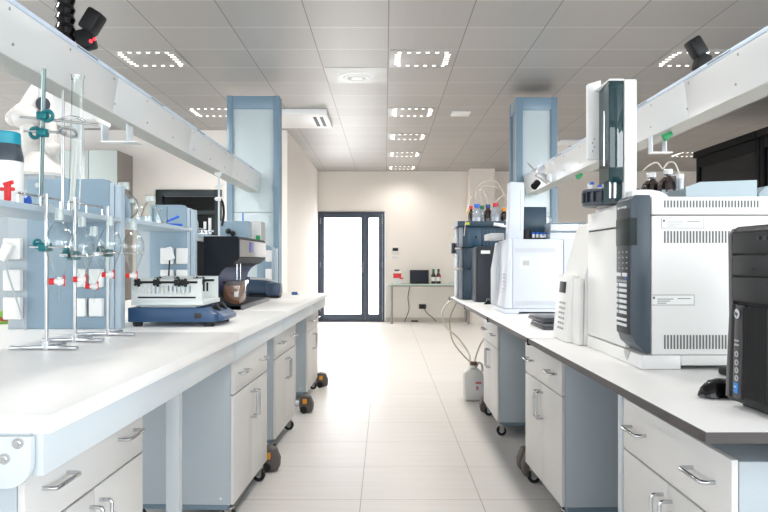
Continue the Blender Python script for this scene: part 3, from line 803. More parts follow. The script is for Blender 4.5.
# plug and its cable on the first column
t = thing('power_plug', 'white power plug with pale cable on the column sockets', 'plug', (WX(12,Y1), Y1-.035, WZ(252,Y1)))
obj('plug_body', MB().obox((.0,-.022,0),(.045,.04,.085),Matrix.Rotation(.45,3,'Y'),.008), M_white, t)
obj('cable', MB().tube([(.0,-.03,-.04),(.03,-.05,-.12),(.07,-.05,-.24),(.10,-.04,.9048-WZ(252,Y1))], .004), M_cable, t)
t = thing('power_plug', 'white power plug with black cable above the shaker rack', 'plug', (WX(171,Y2), Y2-.035, WZ(254,Y2)))
obj('plug_body', MB().obox((.0,-.022,0),(.06,.04,.08),Matrix.Rotation(-.3,3,'Y'),.008), M_white, t)
obj('cable', MB().tube([(.01,-.03,-.04),(.008,-.04,-.12),(.0,-.05,-.3),(-.02,-.05,.9048-WZ(254,Y2))], .005), M_rubber, t)
t = tag(obj('reagent_box', MB().box(WX(-6,3.75), WX(8,3.75), 3.75, 3.9, .9005, .965, .004), mat('green_box', (120,170,60), .5)), 'small green box on the far worktop beside the service column', 'box')
obj('red_band', MB().box(WX(-6,3.75), WX(8,3.75)-.002, 3.748, 3.7495, .915, .935), mat('dull_red', (150,70,50), .5), t)

# glassware on the second shelf
SZ2 = SZ+.004
def flask(px, Y, s, label, kind):
    t = thing('glass_flask' if kind != 'funnel' else 'glass_funnel', label, 'flask' if kind != 'funnel' else 'funnel', (WX(px,Y), Y, SZ2), 0, 'glassware on the shelf above the shaker')
    if kind == 'round':
        pr = [(0,.001),(.02,.002),(.038,.018),(.043,.04),(.038,.06),(.02,.078),(.014,.085),(.014,.115),(.018,.118)]
    elif kind == 'erlen':
        pr = [(0,.001),(.04,.001),(.043,.006),(.018,.075),(.016,.08),(.016,.105),(.019,.108)]
    elif kind == 'beaker':
        pr = [(0,.001),(.034,.001),(.036,.004),(.036,.09),(.039,.094)]
    else:
        pr = [(.005,.001),(.005,.05),(.036,.09),(.037,.092)]
    obj('vessel', MB().lathe([(r*s, z*s) for r, z in pr], seg=22), M_glass, t, 60)
    if kind in ('round', 'erlen'):
        obj('neck_band', MB().lathe([(.0165*s,(.092 if kind == 'round' else .084)*s),(.0165*s,(.112 if kind == 'round' else .102)*s)], seg=20), MATS['ground_glass'], t)
    return t
flask(124, 3.66, 1.6, 'round glass flask at the shelf end next to the service column', 'round')
flask(131.5, 3.82, 1.1, 'small conical flask second along the glassware shelf', 'erlen')
flask(140, 3.98, 1.2, 'clear glass funnel standing on the glassware shelf', 'funnel')
flask(150.5, 4.14, 1.5, 'tall conical glass flask before the dark doorway', 'erlen')
flask(160, 4.3, 1.15, 'clear glass beaker holding violet label beside the blue tongs', 'beaker')
t = thing('tongs', 'blue handled tongs lying at the end of the glassware shelf', 'tongs', (WX(173,4.45), 4.45, SZ2))
obj('blade', MB().cyl((-.17,-.06,.012),(-.03,-.02,.03),.005).cyl((-.17,-.045,.008),(-.03,.01,.012),.005), M_steel, t)
obj('grip', MB().cyl((-.03,-.02,.03),(.035,.0,.062),.0075), M_bluecap, t)
obj('grip', MB().cyl((-.03,.01,.012),(.05,.02,.010),.0085), M_bluecap, t)

# things on the long shelf above the dispenser
SZ3 = 1.395
t = thing('control_box', 'grey-blue box with two black knobs on the long shelf', 'control box', (WX(236,6.5), 6.5, SZ3))
obj('housing', MB().box(-.12,.12,-.1,.1,.001,WZ(221.5,6.5)-SZ3,.005), M_blue, t)
for dx, dz in ((-.04,.075),(.0,.055)):
    kx = obj('knob', MB().cyl((dx,-.1,dz),(dx,-.13,dz),.012).sph((dx,-.135,dz),.024), M_black, t)
obj('antenna', MB().cyl((.06,0,.14),(.06,0,.24),.006), M_bluecap, t)
t = thing('steel_box', 'silver box with green sticker on the long shelf end', 'box', (WX(258,7.1), 7.1, SZ3))
obj('housing', MB().box(-.065,.05,-.12,.12,.001,WZ(222,7.1)-SZ3,.004), mat('silver_box', (190,190,188), .35, .4), t)
obj('sticker', MB().box(.0,.04,-.122,-.12,.02,.06), M_green, t)
t = thing('bar_stirrer', 'chrome rail with white fittings at the near end of the long shelf', 'fitting', (WX(206,5.25), 5.25, SZ3))
obj('bar', MB().cyl((-.06,0,.014),(.06,-.12,.012),.0085).cyl((-.05,.03,.03),(.07,-.09,.028),.006).box(-.065,-.04,-.01,.04,.001,.04,.003), M_chrome, t)
obj('fitting', MB().cyl((-.015,.03,.03),(-.015,.03,.10),.010).cyl((.02,.03,.03),(.02,.03,.125),.011), M_white, t)
t = thing('retort_stand', 'slim rod with white clamps on the long shelf under the raceway', 'retort stand', (WX(219,5.66), 5.66, SZ3))
obj('base', MB().box(-.05,.05,-.05,.05,.001,.012,.003), M_steel, t)
obj('rod', MB().cyl((0,0,.01),(0,0,WZ(172,5.66)-SZ3),.008), M_frame, t)
for py in (174, 187, 199):
    z = WZ(py,5.66)-SZ3
    obj('clamp', MB().box(-.026,.016,-.014,.014,z-.014,z+.014,.004).cyl((-.03,-.01,z),(.035,-.02,z+.012),.007), M_white, t)
obj('hose', MB().tube([(0,.01,WZ(198,5.66)-SZ3),(.026,.01,WZ(203,5.66)-SZ3),(.034,.01,WZ(214,5.66)-SZ3),(.02,.01,WZ(226,5.66)-SZ3)],.009), M_rubber, t)

# ------------------------------------------------------------------ blue shaker
ys = 3.60; x0, x1 = WX(127,ys), WX(214.5,ys); xc = (x0+x1)/2
t = thing('orbital_shaker', 'blue orbital shaker with white slotted rack and black knobs on the white worktop', 'shaker', (xc, ys, .9), -.03)
w = (x1-x0)/2
prof = [(-w,.022),(w-.015,.022),(w,.035),(w-.02,.07),(w-.06,.092),(-w,.092)]
b = obj('base', MB().prism([(-w,.022),(w,.022),(w,.06),(w-.05,.092),(-w,.092)], 'y', 0, .36, .006), M_shaker, t)
obj('front_nose', MB().prism([(w-.08,.022),(w+.03,.022),(w+.035,.045),(w-.01,.075),(w-.08,.09)], 'y', .06, .33, .008), M_shaker, t)
obj('switch', MB().box(.115,.15,-.004,.001,.042,.066,.002), M_keyp, b)
for yy in (.13,.26): obj('dial', MB().cyl((w-.03,yy,.078),(w-.012,yy,.09),.022), M_black, b)
for fx, fy in ((-w+.04,.03),(w-.03,.03),(-w+.04,.33),(w-.03,.33)):
    obj('rubber_foot', MB().cyl((fx,fy,.0005),(fx,fy,.024),.022,.026), M_rubber, t)
pl = obj('platform', MB().box(-w+.018,w-.055,.0,.33,.104,.125,.002).box(-w+.05,w-.1,.04,.29,.090,.105), M_rack, t)
def slotted(mx, y0, xa, xb, za, zb, ns):
    m = MB(); sw = .011; gap = (xb-xa-.075)/ns
    zs0, zs1 = za+.034, zb-.034
    m.box(xa,xb,y0,y0+.004,za,zs0); m.box(xa,xb,y0,y0+.004,zs1,zb)
    m.box(xa,xa+.03,y0,y0+.004,zs0,zs1)
    x = xa+.03
    for i in range(ns):
        m.box(x+sw, x+gap, y0, y0+.004, zs0, zs1); x += gap
    m.box(x, xb, y0, y0+.004, zs0, zs1)
    m.box(xa,xb,y0,y0+.016,zb-.004,zb)
    return m
zr0, zr1 = .1255, WZ(278.5,ys)-.9
obj('front_rack', slotted(None, .002, -w+.018, w-.06, zr0, zr1, 13), M_rack, t)
obj('back_rack', slotted(None, .31, -w+.05, w-.06, zr0, zr1+.006, 13), M_rack, t)
obj('side_rack', MB().box(-w+.018,-w+.022,.006,.31,zr0,zr1), M_rack, t)
for yy, zz in ((-.014, zr1-.018), (.296, zr1-.016)):
    cb = obj('clamp_bar', MB().cyl((-w+.04,yy+.006,zz),(w-.08,yy+.006,zz),.0055), M_black, t)
    for kx in (-.155,-.062,.04,.072):
        m = MB()
        for a in range(5):
            an = a*2*math.pi/5
            m.cyl((kx,yy-.002,zz),(kx+.02*math.cos(an),yy-.002,zz-.002+.02*math.sin(an)),.009,.007,8)
        m.cyl((kx,yy-.012,zz),(kx,yy+.012,zz),.012)
        obj('star_knob', m, M_rubber, cb)
obj('lower_slot', MB().box(-w+.05,w-.09,.0005,.0025,zr0+.012,zr0+.02), M_rubber, t)

# ------------------------------------------------------------------ dark dispenser
yd0, yd1 = 4.83, 5.9; xb_, xf_ = WX(203.5,yd0), -.945
t = thing('liquid_dispenser', 'dark navy dispenser with curved front and silver panel on the white worktop', 'dispenser', (xf_, yd0, .9))
D = xb_-xf_; zt = WZ(236.2,yd0)-.9
L = yd1-yd0
arc = [(-.145*math.cos(a), .168+.135*math.sin(a)) for a in [(-.42+.84*i/14)*math.pi for i in range(15)]]
bay = [(-.135,.03),(-.145,.05),(-.145,.18)]+[(-.145*math.cos(a), .18+.123*math.sin(a)) for a in [(.04+.38*i/8)*math.pi for i in range(9)]]
top = [(0,.335),(0,zt-.012),(-.012,zt),(D,zt)]
obj('housing', MB().prism([(D,.001),(.012,.001),(.012,.03)]+bay+top, 'y', .031, L), M_navy_d, t)
obj('side_wall', MB().prism([(D,.001),(.012,.001),(.012,.03)]+arc+top, 'y', 0, .03), M_navy_d, t)
obj('front_panel', MB().box(.0005,.006,.02,yd1-yd0-.02,.345,zt-.02,.002), M_silver, t)
obj('display', MB().box(.0065,.009,.33,.52,.375,zt-.03,.001), M_violet, t)
inn = [(u+.002, v+.0015) for u, v in bay]
m = MB()
A = [m.bm.verts.new((u, .05, v)) for u, v in inn]; B = [m.bm.verts.new((u, yd1-yd0-.03, v)) for u, v in inn]
for i in range(len(inn)-1): m.bm.faces.new((A[i], A[i+1], B[i+1], B[i]))
obj('bay_lining', m, mat('bay_blue', (40,60,110), .35), t, 60)
obj('base_tray', MB().box(-.07,.03,.0,yd1-yd0,.001,.029,.004), mat('tray_grey', (96,98,102), .35), t)
for yy in (.18, .30):
    obj('nozzle', MB().cyl((-.05,yy,.19),(-.05,yy,.312),.006), M_chrome, t)
t = thing('sample_tank', 'clear tank of brown liquid standing inside the dark dispenser', 'container', (xf_-.066, yd0+.24, .9305))
obj('content', MB().box(-.052,.052,-.16,.16,.002,.125,.004), M_brownbox, t)
obj('tank_wall', MB().box(-.055,.055,-.164,.164,.0005,.155,.005), glass('tank_glass', (240,236,232), .8), t)
obj('label_patch', MB().box(.02,.048,-.166,-.1645,.05,.085), M_white, t)

# pump & small things at the far end of that bench
t = thing('vacuum_pump', 'dark blue-grey vacuum pump behind the dispenser near the bench end', 'pump', (WX(262,6.45), 6.45, .9))
M_pump = mat('pump_slate', (52,70,92), .35, var=.06)
obj('motor', MB().cyl((-.16,0,.10),(.06,-.03,.085),.085,.075,24), M_pump, t)
obj('head', MB().box(.05,.17,-.13,.07,.02,.13,.02), M_pump, t)
obj('foot', MB().box(-.15,.16,-.10,.06,.0005,.03,.006), M_black, t)
obj('tube', MB().tube([(.12,-.09,.14),(.05,-.12,.16),(-.08,-.12,.17)], .010), M_cable, t)
t = thing('reagent_bottle', 'small yellow bottle with red cap beside the vacuum pump', 'bottle', (WX(279.5,6.75), 6.75, .9))
obj('body', MB().lathe([(0,.0005),(.02,.0005),(.022,.004),(.022,.055),(.011,.07),(.011,.076)]), mat('yellow_plastic', (222,176,50), .4), t)
obj('cap', MB().lathe([(.013,.074),(.013,.098),(0,.1)]), M_red, t)
t = thing('pipette_tip_case', 'small blue and white case lying near the end of the white worktop', 'case', (WX(295.5,6.95), 6.95, .9))
obj('body', MB().box(-.035,.02,-.03,.03,.0005,.028,.006), mat('case_blue', (60,90,140), .4), t)
obj('lid', MB().box(.021,.04,-.03,.03,.0005,.024,.006), M_white, t)

# ------------------------------------------------------------------ things behind the white-edged bench
t = thing('tall_cupboard', 'pale tall cupboard against the wall beyond the robot arm', 'cupboard', (WX(117,9.6), 9.6, 0))
zc = WZ(150,9.6)
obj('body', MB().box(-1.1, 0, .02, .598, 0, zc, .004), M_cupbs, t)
for i, (a, b) in enumerate(((-1.1,-.735),(-.73,-.37),(-.365,-.002))):
    d = obj('door', MB().box(a+.002, b, 0, .019, .08, zc-.004, .002), M_cupb, t)
    obj('handle', MB().cyl((a+.04,-.02,1.1),(a+.04,-.02,1.25),.008).cyl((a+.04,-.02,1.11),(a+.04,0,1.11),.006).cyl((a+.04,-.02,1.24),(a+.04,0,1.24),.006), M_black, d)
Yr = 5.0
t = thing('instrument_pedestal', 'grey instrument cabinet carrying the white robot arm', 'cabinet', (WX(40,Yr), Yr, 0))
zp = WZ(177,Yr)
obj('body', MB().box(-.22,.17,-.15,.25,0,zp,.01), mat('pedestal_grey', (150,160,166), .4), t)
obj('door', MB().box(-.2,.15,-.162,-.1505,.08,zp-.1,.003), mat('pedestal_front', (168,178,184), .4), t)
t = thing('robot_arm', 'white jointed robot arm behind the railed shelf', 'robot arm', (WX(38,Yr), Yr, zp))
M_rob = mat('robot_white', (212,210,206), .3, var=.01)
def rp(px, py, dy=0): p = P(px, py, Yr+dy); return Vector((p.x-WX(38,Yr), dy, p.z-zp))
obj('base', MB().lathe([(0,.0005),(.15,.0005),(.155,.02),(.14,.05),(.12,.09),(.09,.14),(.08,.16),(0,.165)], (.02,0,0)), M_rob, t)
obj('shoulder', MB().sph(rp(31,150), .085, (1,.9,1.0)).cyl(rp(31,150), rp(30,124), .065, .062, 20), M_rob, t)
obj('elbow', MB().sph(rp(27,116), .10, (1.05,.9,.95)).cyl(rp(14,117), rp(30,112), .055, .07, 20).sph(rp(14,118), .055), M_rob, t)
obj('forearm', MB().cyl(rp(28,112), rp(41,86), .075, .055, 20).sph(rp(41,86), .058).cyl(rp(41,86), rp(40,62), .06, .055, 20), M_rob, t)
obj('wrist', MB().cyl(rp(44,84,-.02), rp(52,148,-.02), .042, .05, 20).sph(rp(52,148,-.02), .055), M_rob, t)
obj('joint_cover', MB().cyl(rp(43,104,-.07), rp(43,104,-.12), .045), mat('joint_dark', (46,52,70), .4), t)
t = thing('white_housing', 'white box-shaped housing behind the glass tube, under the raceway', 'housing', (WX(78,6.2), 6.2, 0))
obj('stand', MB().box(-.04,.04,-.04,.04,0,WZ(124,6.2),.004), M_frame, t)
obj('body', MB().box(-.2,.2,-.2,.2,WZ(124,6.2),WZ(100,6.2),.012), M_white, t)

# ------------------------------------------------------------------ large chromatograph with mass detector
gy0, gy1 = 2.19, 2.775; gx = .752; gz = .508
t = thing('gas_chromatograph', 'large warm white gas chromatograph with slate keypad strip next to the black computer', 'chromatograph', (gx, gy0, .9))
D = .54; W = gy1-gy0
obj('base', MB().box(.0, .115, -.004, W, .0005, .042, .004).box(.115, D, -.004, W, .012, .042, .004).box(.46, D, 0, W, .0005, .03), M_gcw, t)
bd = obj('body', MB().box(.03, D, .0, W, .043, .452, .004).box(.03, D-.055, .0, W, .4545, gz, .004).box(D-.052, D, .0, W, .4545, gz, .004), M_gcw, t)
obj('door', MB().box(.0, .029, .155, W, .045, .425, .008), M_gcw, t)
obj('top_cover', MB().box(.0, .029, .155, W, .4285, .492, .006), M_gcw, t)
obj('door_seam', MB().box(.004, .029, .155, W-.004, .4251, .4284), M_keyp, t)
pitch = .0094
def slots(px0, px1, pya, pyb):
    sl = MB(); x = WX(px0,gy0)-gx; xe = WX(px1,gy0)-gx; za, zb = WZ(pyb,gy0)-.9, WZ(pya,gy0)-.9
    while x < xe:
        sl.box(x, x+.0045, -.0008, .0002, za, zb); x += pitch
    obj('vent_grille', sl, M_vent, bd)
slots(664, 757, 200.5, 207.5); slots(664, 762, 231, 243); slots(664, 762, 335, 349)
def plate(px0, px1, pya, pyb):
    xa_, xb2 = WX(px0,gy0)-gx, WX(px1,gy0)-gx; za, zb = WZ(pyb,gy0)-.9, WZ(pya,gy0)-.9
    pm = obj('label_plate', MB().box(xa_, xb2, -.0012, 0, za, zb), M_greyl, bd)
    obj('label_face', MB().box(xa_+.003, xb2-.003, -.0016, -.0012, za+.003, zb-.003), M_white, pm)
    q = MB().box(xa_+.005, xa_+.011, -.002, -.0016, zb-.013, zb-.006)
    for i in range(3): q.box(xa_+.018, xa_+.045+.01*i, -.002, -.0016, za+.006+i*.006, za+.008+i*.006)
    q.box(xb2-.05, xb2-.012, -.002, -.0016, zb-.013, zb-.011)
    obj('label_mark', q, M_vent, pm)
plate(661, 704, 217.5, 228.5); plate(651, 694.5, 294.5, 305.5)
# slate keypad strip
kx = .722-gx; kw = .14
kp = obj('keypad_strip', MB().prism([(kx,.11),(kx,.50),(kx+.012,.5125),(.026,.5125),(.026,.046),(kx+.045,.046),(kx+.012,.075)], 'y', -.001, kw, .002), M_gcgrey, t)
def onkey(ya, yb, za, zb, nm, mt, par=kp, th=.002):
    return obj(nm, MB().box(kx-th, kx-.0002, ya, yb, za, zb, .0005), mt, par)
onkey(.012, kw-.008, .10, .475, 'keypad_face', M_keyp, kp, .0015)
onkey(.004, kw-.012, .365, .445, 'display', M_lcd, kp, .005)
obj('display_wrap', MB().box(kx-.005, kx+.016, -.0035, -.0012, .365, .445), M_lcd, kp)
def kb(z, h, cells, mt, par):
    m = MB()
    for a, b in cells: m.box(kx-.0045, kx-.0015, a, b, z, z+h, .0005)
    return m
keys = MB()
def addk(z, h, cells):
    for a, b in cells: keys.box(kx-.0045, kx-.0016, a, b, z, z+h, .0005)
# local y grows away from the viewer, so the key columns run from far (left in view) to near
addk(.272, .011, [(.085,.125),(.03,.07)])
for i in range(6): addk(.163+.0165*i-.004, .0095, [(.112,.128),(.034,.1)])
addk(.138, .0085, [(.034,.128)]); addk(.122, .0085, [(.034,.128)]); 
obj('key', keys, M_key, kp)
k2 = MB()
for r_ in range(2):
    for c_ in range(5): k2.box(kx-.004, kx-.0016, .035+.019*c_, .048+.019*c_, .240+.014*r_, .248+.014*r_)
for r_ in range(4):
    for c_ in range(3): k2.box(kx-.003, kx-.0016, .03+.035*c_, .04+.035*c_, .295+.016*r_, .299+.016*r_)
obj('small_key', k2, mat('key_mid', (150,154,160), .4), kp)
onkey(.03, .045, .2645, .269, 'blue_key', M_bluecap, kp, .0045)
text('lettering', 'Agilent Technologies', .0105, M_white, kp, (kx-.001, kw-.012, .478), (math.pi/2, 0, -math.pi/2))
text('lettering', '7890A GC', .010, M_white, kp, (kx-.001, kw-.025, .462), (math.pi/2, 0, -math.pi/2))
obj('badge', MB().box(-.004, 0, .12, .145, .018, .04, .002).lathe([(0,.0)],(0,0,0)) if False else MB().prism([(.1,.043),(.15,.043),(.15,.035),(.125,.012),(.1,.035)], 'x', -.004, .0, .001), M_greyl, t)

# sampler tower on it
ty = 2.36
t = thing('sampler_tower', 'tall white sampler tower with dark teal window on the large chromatograph', 'autosampler', (.75, ty, 1.409))
def tx(px, Y): return WX(px,Y)-.75
def tz(py, Y): return WZ(py,Y)-1.409
obj('near_cheek', MB().box(tx(624.5,ty), tx(637,ty), 0, .03, .001, tz(79,ty), .004), M_white, t)
obj('far_cheek', MB().prism([(tx(587,ty+.17), tz(160,ty+.17)), (tx(600.5,ty+.17), tz(160,ty+.17)), (tx(600.5,ty+.17), tz(80.5,ty+.17)), (tx(587,ty+.17), tz(84.5,ty+.17))], 'y', .16, .185, .004), M_white, t)
obj('rear_spine', MB().box(tx(606,ty+.12), tx(637,ty), .07, .155, tz(140,ty), tz(82,ty), .005).box(tx(618,ty), tx(637,ty), .031, .155, .001, tz(140,ty)), mat('tower_dark', (14,58,64), .5), t)
wd = obj('window', MB().box(tx(601,ty+.1), tx(624,ty), .005, .012, tz(182,ty), tz(80.5,ty), .002), M_tintglass, t)
obj('window', MB().prism([(tx(601,ty+.15),.158),(tx(601,ty+.15)-.004,.158),(tx(601,ty+.1)-.003,.006),(tx(601,ty+.1),.006)], 'z', tz(180,ty), tz(80.5,ty)), M_tintglass, t)
obj('syringe', MB().cyl((tx(612,ty),.02,.01),(tx(612,ty),.02,tz(112,ty)),.003).cyl((tx(617,ty),.02,.01),(tx(617,ty),.02,tz(140,ty)),.0045).cyl((tx(606,ty),.02,tz(165,ty)),(tx(606,ty),.02,tz(110,ty)),.003).box(tx(610,ty),tx(622,ty),.013,.024,tz(142,ty),tz(139,ty)), M_chrome, t)
obj('top_cap', MB().box(tx(600,ty+.1), tx(624.3,ty), .0, .16, tz(80.4,ty), tz(78.6,ty), .001), M_white, t)
mk = MB()
for i in range(4): mk.box(tx(592.5,ty+.16)-.002+.006*(i%2), tx(592.5,ty+.16)+.002+.006*(i%2), .1585, .1598, tz(152-4*i,ty+.16), tz(150-4*i,ty+.16))
obj('marking', mk, M_greyl, t)
# vial carousel
t = thing('vial_carousel', 'dark ribbed vial carousel at the foot of the tall sampler tower', 'vial tray', (.805, 2.66, 1.409))
m = MB().lathe([(0,.003),(.095,.003),(.1,.006),(.1,.016),(.092,.018),(.092,.05),(.1,.052),(.1,.06),(.098,.062),(0,.062)], seg=40)
for i in range(20):
    a = 2*math.pi*i/20
    m.obox((.096*math.cos(a), .096*math.sin(a), .034), (.010,.006,.036), Matrix.Rotation(a,3,'Z'))
obj('drum', m, mat('carousel_slate', (44,52,64), .4), t)
obj('hub', MB().cyl((0,0,.0005),(0,0,.0029),.05), M_white, t)
for i in range(8):
    a = 2*math.pi*i/8+2.6
    v = thing('sample_vial', 'small blue-capped vial standing in the dark ribbed carousel', 'vial', (.805+.075*math.cos(a), 2.66+.075*math.sin(a), 1.4715), 0, 'vials in the carousel')
    obj('vial_glass', MB().cyl((0,0,0),(0,0,.016),.0075), M_white, v)
    obj('cap', MB().cyl((0,0,.0161),(0,0,.025),.0085), M_bluecap if i % 3 else M_white, v)
# mass detector beside the chromatograph
my0, my1 = 2.80, 3.12
t = thing('mass_detector', 'white mass detector with slanted keypad beside the large chromatograph', 'detector', (.70, my0, .9))
W = my1-my0
obj('body', MB().prism([(.045,.001),(.55,.001),(.55,.47),(.125,.47),(.105,.463),(.05,.265)], 'y', 0, W, .004), M_gcw, t)
fr = obj('keypad_housing', MB().prism([(.0,.002),(.044,.001),(.049,.262),(.03,.262),(.024,.255)], 'y', .09, W-.0, .004), M_gcw, t)
obj('lower_cover', MB().prism([(.022,.002),(.044,.001),(.048,.25),(.028,.25)], 'y', .0, .088, .004), M_gcw, t)
sk = Matrix.Rotation(math.atan2(.024,.255),3,'Y')
def onmsd(ya, yb, za, zb, nm, mt, th=.004):
    yc, zc_ = (ya+yb)/2, (za+zb)/2
    return obj(nm, MB().obox((.024*zc_/.255-.0005, yc, zc_), (th, yb-ya, zb-za), sk, .0005), mt, fr)
onmsd(.17, .27, .19, .235, 'display', M_lcd)
m = MB()
for r_ in range(6):
    for c_ in range(3):
        z_ = .05+.02*r_; m.obox((.024*z_/.255-.0005, .165+.035*c_, z_), (.004,.02,.008), sk)
obj('key', m, mat('key_grey', (150,154,158), .4), fr)
# closed laptops
for i, (dx, dz, lab) in enumerate(((0, .0005, 'closed dark grey laptop lying under another on the dark-edged bench'), (.012, .0290, 'closed dark grey laptop lying on top of another on the dark-edged bench'))):
    t = thing('closed_laptop', lab, 'laptop', (.725+dx, 3.42+.05*i, .9+dz), .05*i, 'stacked closed laptops')
    obj('chassis', MB().box(0,.26,0,.30,.0,.014,.003), mat('laptop_grey', (70,72,78), .4), t)
    obj('lid', MB().box(.004,.26,.002,.30,.0155,.025,.003), mat('laptop_lid', (92,94,100), .35), t)

# amber bottles, cylinder and metal box on top of the chromatograph
TZ = 1.409
def amber_bottle(px, Y, r, h, cap, label, loop=False):
    t = thing('amber_bottle', label, 'bottle', (WX(px,Y), Y, TZ), 0, 'amber bottles on the chromatograph')
    obj('body', MB().lathe([(0,.0005),(r*.95,.0005),(r,.006),(r,h*.55),(r*.88,h*.66),(r*.45,h*.78),(r*.36,h*.82),(r*.36,h*.9),(0,h*.9)]), M_amber, t)
    obj('label_band', MB().lathe([(r*1.01,h*.12),(r*1.01,h*.34)]), M_white, t)
    c = obj('cap', MB().lathe([(r*.42,h*.86),(r*.44,h*.87),(r*.44,h*.985),(r*.4,h),(0,h)]), cap, t)
    if loop: obj('neck_loop', MB().ring((r*.5,-.004,h*.76), r*.28, .005, 18, Matrix.Rotation(math.pi/2,3,'X')), M_amber, t)
amber_bottle(651.5, 2.62, .036, .118, M_white, 'amber bottle with white cap nearest the sampler tower')
amber_bottle(668, 2.55, .036, .122, M_white, 'amber bottle with a neck loop beside the clear cylinder', True)
t = thing('glass_cylinder', 'clear plastic cylinder beside the amber bottles', 'cylinder', (WX(680,2.5), 2.5, TZ))
obj('tube', MB().lathe([(0,.0005),(.012,.0005),(.0125,.085)]), M_haze, t, 60)
obj('cap', MB().cyl((0,0,.0852),(0,0,.1),.013), M_white, t)
t = thing('inlet_hose', 'thin white hose arching between the amber bottles and the cylinder', 'hose', (WX(668,2.5), 2.5, TZ+.12))
obj('hose', MB().tube([(-.05,.1,.002),(-.035,.08,.02),(-.015,.06,.026),(.0,.05,.003)], .0025).tube([(.0,.04,.003),(.012,.03,.022),(.026,.01,.018),(.038,0,-.02)], .0025), M_tube, t)
t = thing('oven_vent_cover', 'curved white hose cover at the front top of the large chromatograph', 'cover', (WX(645,2.30), 2.30, TZ))
obj('hood', MB().prism([(-.04,.001),(.075,.001),(.072,.012),(.05,.024),(.02,.03),(-.02,.03),(-.04,.026)], 'y', 0, .05, .004), M_white, t)
t = thing('metal_tray', 'pale blue-grey folded metal tray on top of the large chromatograph', 'tray', (0, 2.32, TZ))
xa_, xb2 = WX(686,2.32), WX(757,2.32)
M_tray = mat('tray_bluegrey', (158,174,180), .4)
obj('front_sheet', MB().prism([(xa_,.001),(xb2,.001),(xb2,WZ(180,2.32)-TZ),(WX(700,2.32),WZ(182,2.32)-TZ),(xa_,WZ(187,2.32)-TZ)], 'y', 0, .004), M_tray, t)
obj('back_sheet', MB().box(xa_, xb2, .2, .204, .001, .05), M_tray, t)
obj('end_sheet', MB().box(xb2-.004, xb2, .004, .2, .001, .05).box(xa_, xa_+.004, .004, .2, .001, .036), M_tray, t)
t = tag(obj('folded_bracket', MB().prism([(WX(759,2.32),.001),(WX(800,2.32),.001),(WX(800,2.32),.05),(WX(766,2.32),.042),(WX(759,2.32),.02)], 'y', 0, .15, .002), M_tray), 'pale metal bracket at the back top of the large chromatograph, next to the tray', 'bracket')
t.location = (0, 2.32, TZ)

# ------------------------------------------------------------------ black computer, mouse
t = thing('desktop_computer', 'black upright desktop computer at the end of the dark-edged bench', 'computer', (.767, 1.48, .9), .04)
W, D, Hh = .178, .43, .395
bw = MB().prism([(.02,.012),(D,.012),(D,Hh-.006),(.022,Hh),(.006,Hh-.012),(.012,.2),(.0,.03),(.004,.012)], 'y', 0, W, .004)
obj('case', bw, M_black, t)
for fx in (.03, D-.08): obj('foot', MB().box(fx,fx+.04,.01,W-.01,.0005,.012), M_rubber, t)
# front face details (front looks toward the aisle)
obj('front_frame', MB().prism([(-.004,.02),(.004,.2),(.002,Hh-.02),(.012,Hh-.004),(.014,.02)], 'y', W-.012, W+.001, .001), mat('pc_silver', (96,94,96), .3, .4), t)
ub = MB()
for za, zb in ((.335,.378),(.288,.330),(.232,.284)): ub.box(.002+.000*za,.016,.012,W-.018,za,zb,.001)
obj('drive_bay', ub, mat('bay_black', (12,13,15), .5, var=.1), t)
obj('bay_button', MB().box(-.001,.002,.02,.032,.362,.37).box(-.001,.002,.045,.055,.362,.37).box(-.001,.002,.07,.075,.3,.303), M_keyp, t)
gr = MB()
for i in range(17):
    y = .012+.0058*i
    if y < .108: gr.box(-.003,.006,y,y+.003,.03,.222)
obj('grille', gr, M_rubber, t)
gr2 = MB()
obj('front_strip', MB().prism([(-.004,.022),(.0025,.2),(.004,.224),(.012,.224),(.012,.022)], 'y', .114, .150, .001), mat('pc_strip', (58,56,58), .35), t)
obj('front_band', MB().prism([(-.0035,.03),(.0022,.2),(.003,.222),(.010,.222),(.010,.03)], 'y', .151, .164, .001), M_rubber, t)
lg = obj('logo', MB().lathe([(0,.0012),(.010,.0012),(.0105,.0)], (-.002,.132,.205), 28, Matrix.Rotation(-math.pi/2,3,'Y')), mat('logo_grey', (206,208,212), .3), t)
text('lettering', 'hp', .014, M_keyp, lg, (-.0036,.1395,.2015), (math.pi/2,0,-math.pi/2))
pb = MB()
for z in (.118,.10,.083,.066): pb.ring((-.003,.132,z), .0055, .0016, 16, Matrix.Rotation(math.pi/2,3,'Y'))
for yy in (.127,.137):
    for z in (.138,.147): pb.box(-.004,-.001,yy-.003,yy+.003,z-.002,z+.002)
obj('port', pb, M_greyl, t)
st = obj('sticker', MB().box(-.0055,-.003,.124,.140,.034,.056), mat('sticker_blue', (60,130,200), .4), t)
text('lettering', 'intel', .006, M_white, st, (-.0056,.1395,.046), (math.pi/2,0,-math.pi/2))
t = thing('computer_mouse', 'glossy black computer mouse beside the black computer', 'mouse', (.785, 1.745, .9), .1)
prof = [(-.05,0),(.05,0)]
m = MB().sph((0,0,.0), 1, (.056,.033,.046), 24)
bmesh.ops.bisect_plane(m.bm, geom=m.bm.verts[:]+m.bm.edges[:]+m.bm.faces[:], plane_co=(0,0,.004), plane_no=(0,0,1), clear_inner=True)
bmesh.ops.holes_fill(m.bm, edges=m.bm.edges[:])
obj('shell', m, M_blackg, t)
obj('sole', MB().box(-.040,.040,-.02,.02,.0005,.005,.002), M_rubber, t)
obj('wheel', MB().cyl((-.026,-.003,.034),(-.026,.003,.034),.008), M_keyp, t)
t = thing('power_adapter', 'small black adapter lying behind the computer mouse, below the chromatograph', 'adapter', (.99, 2.06, .9))
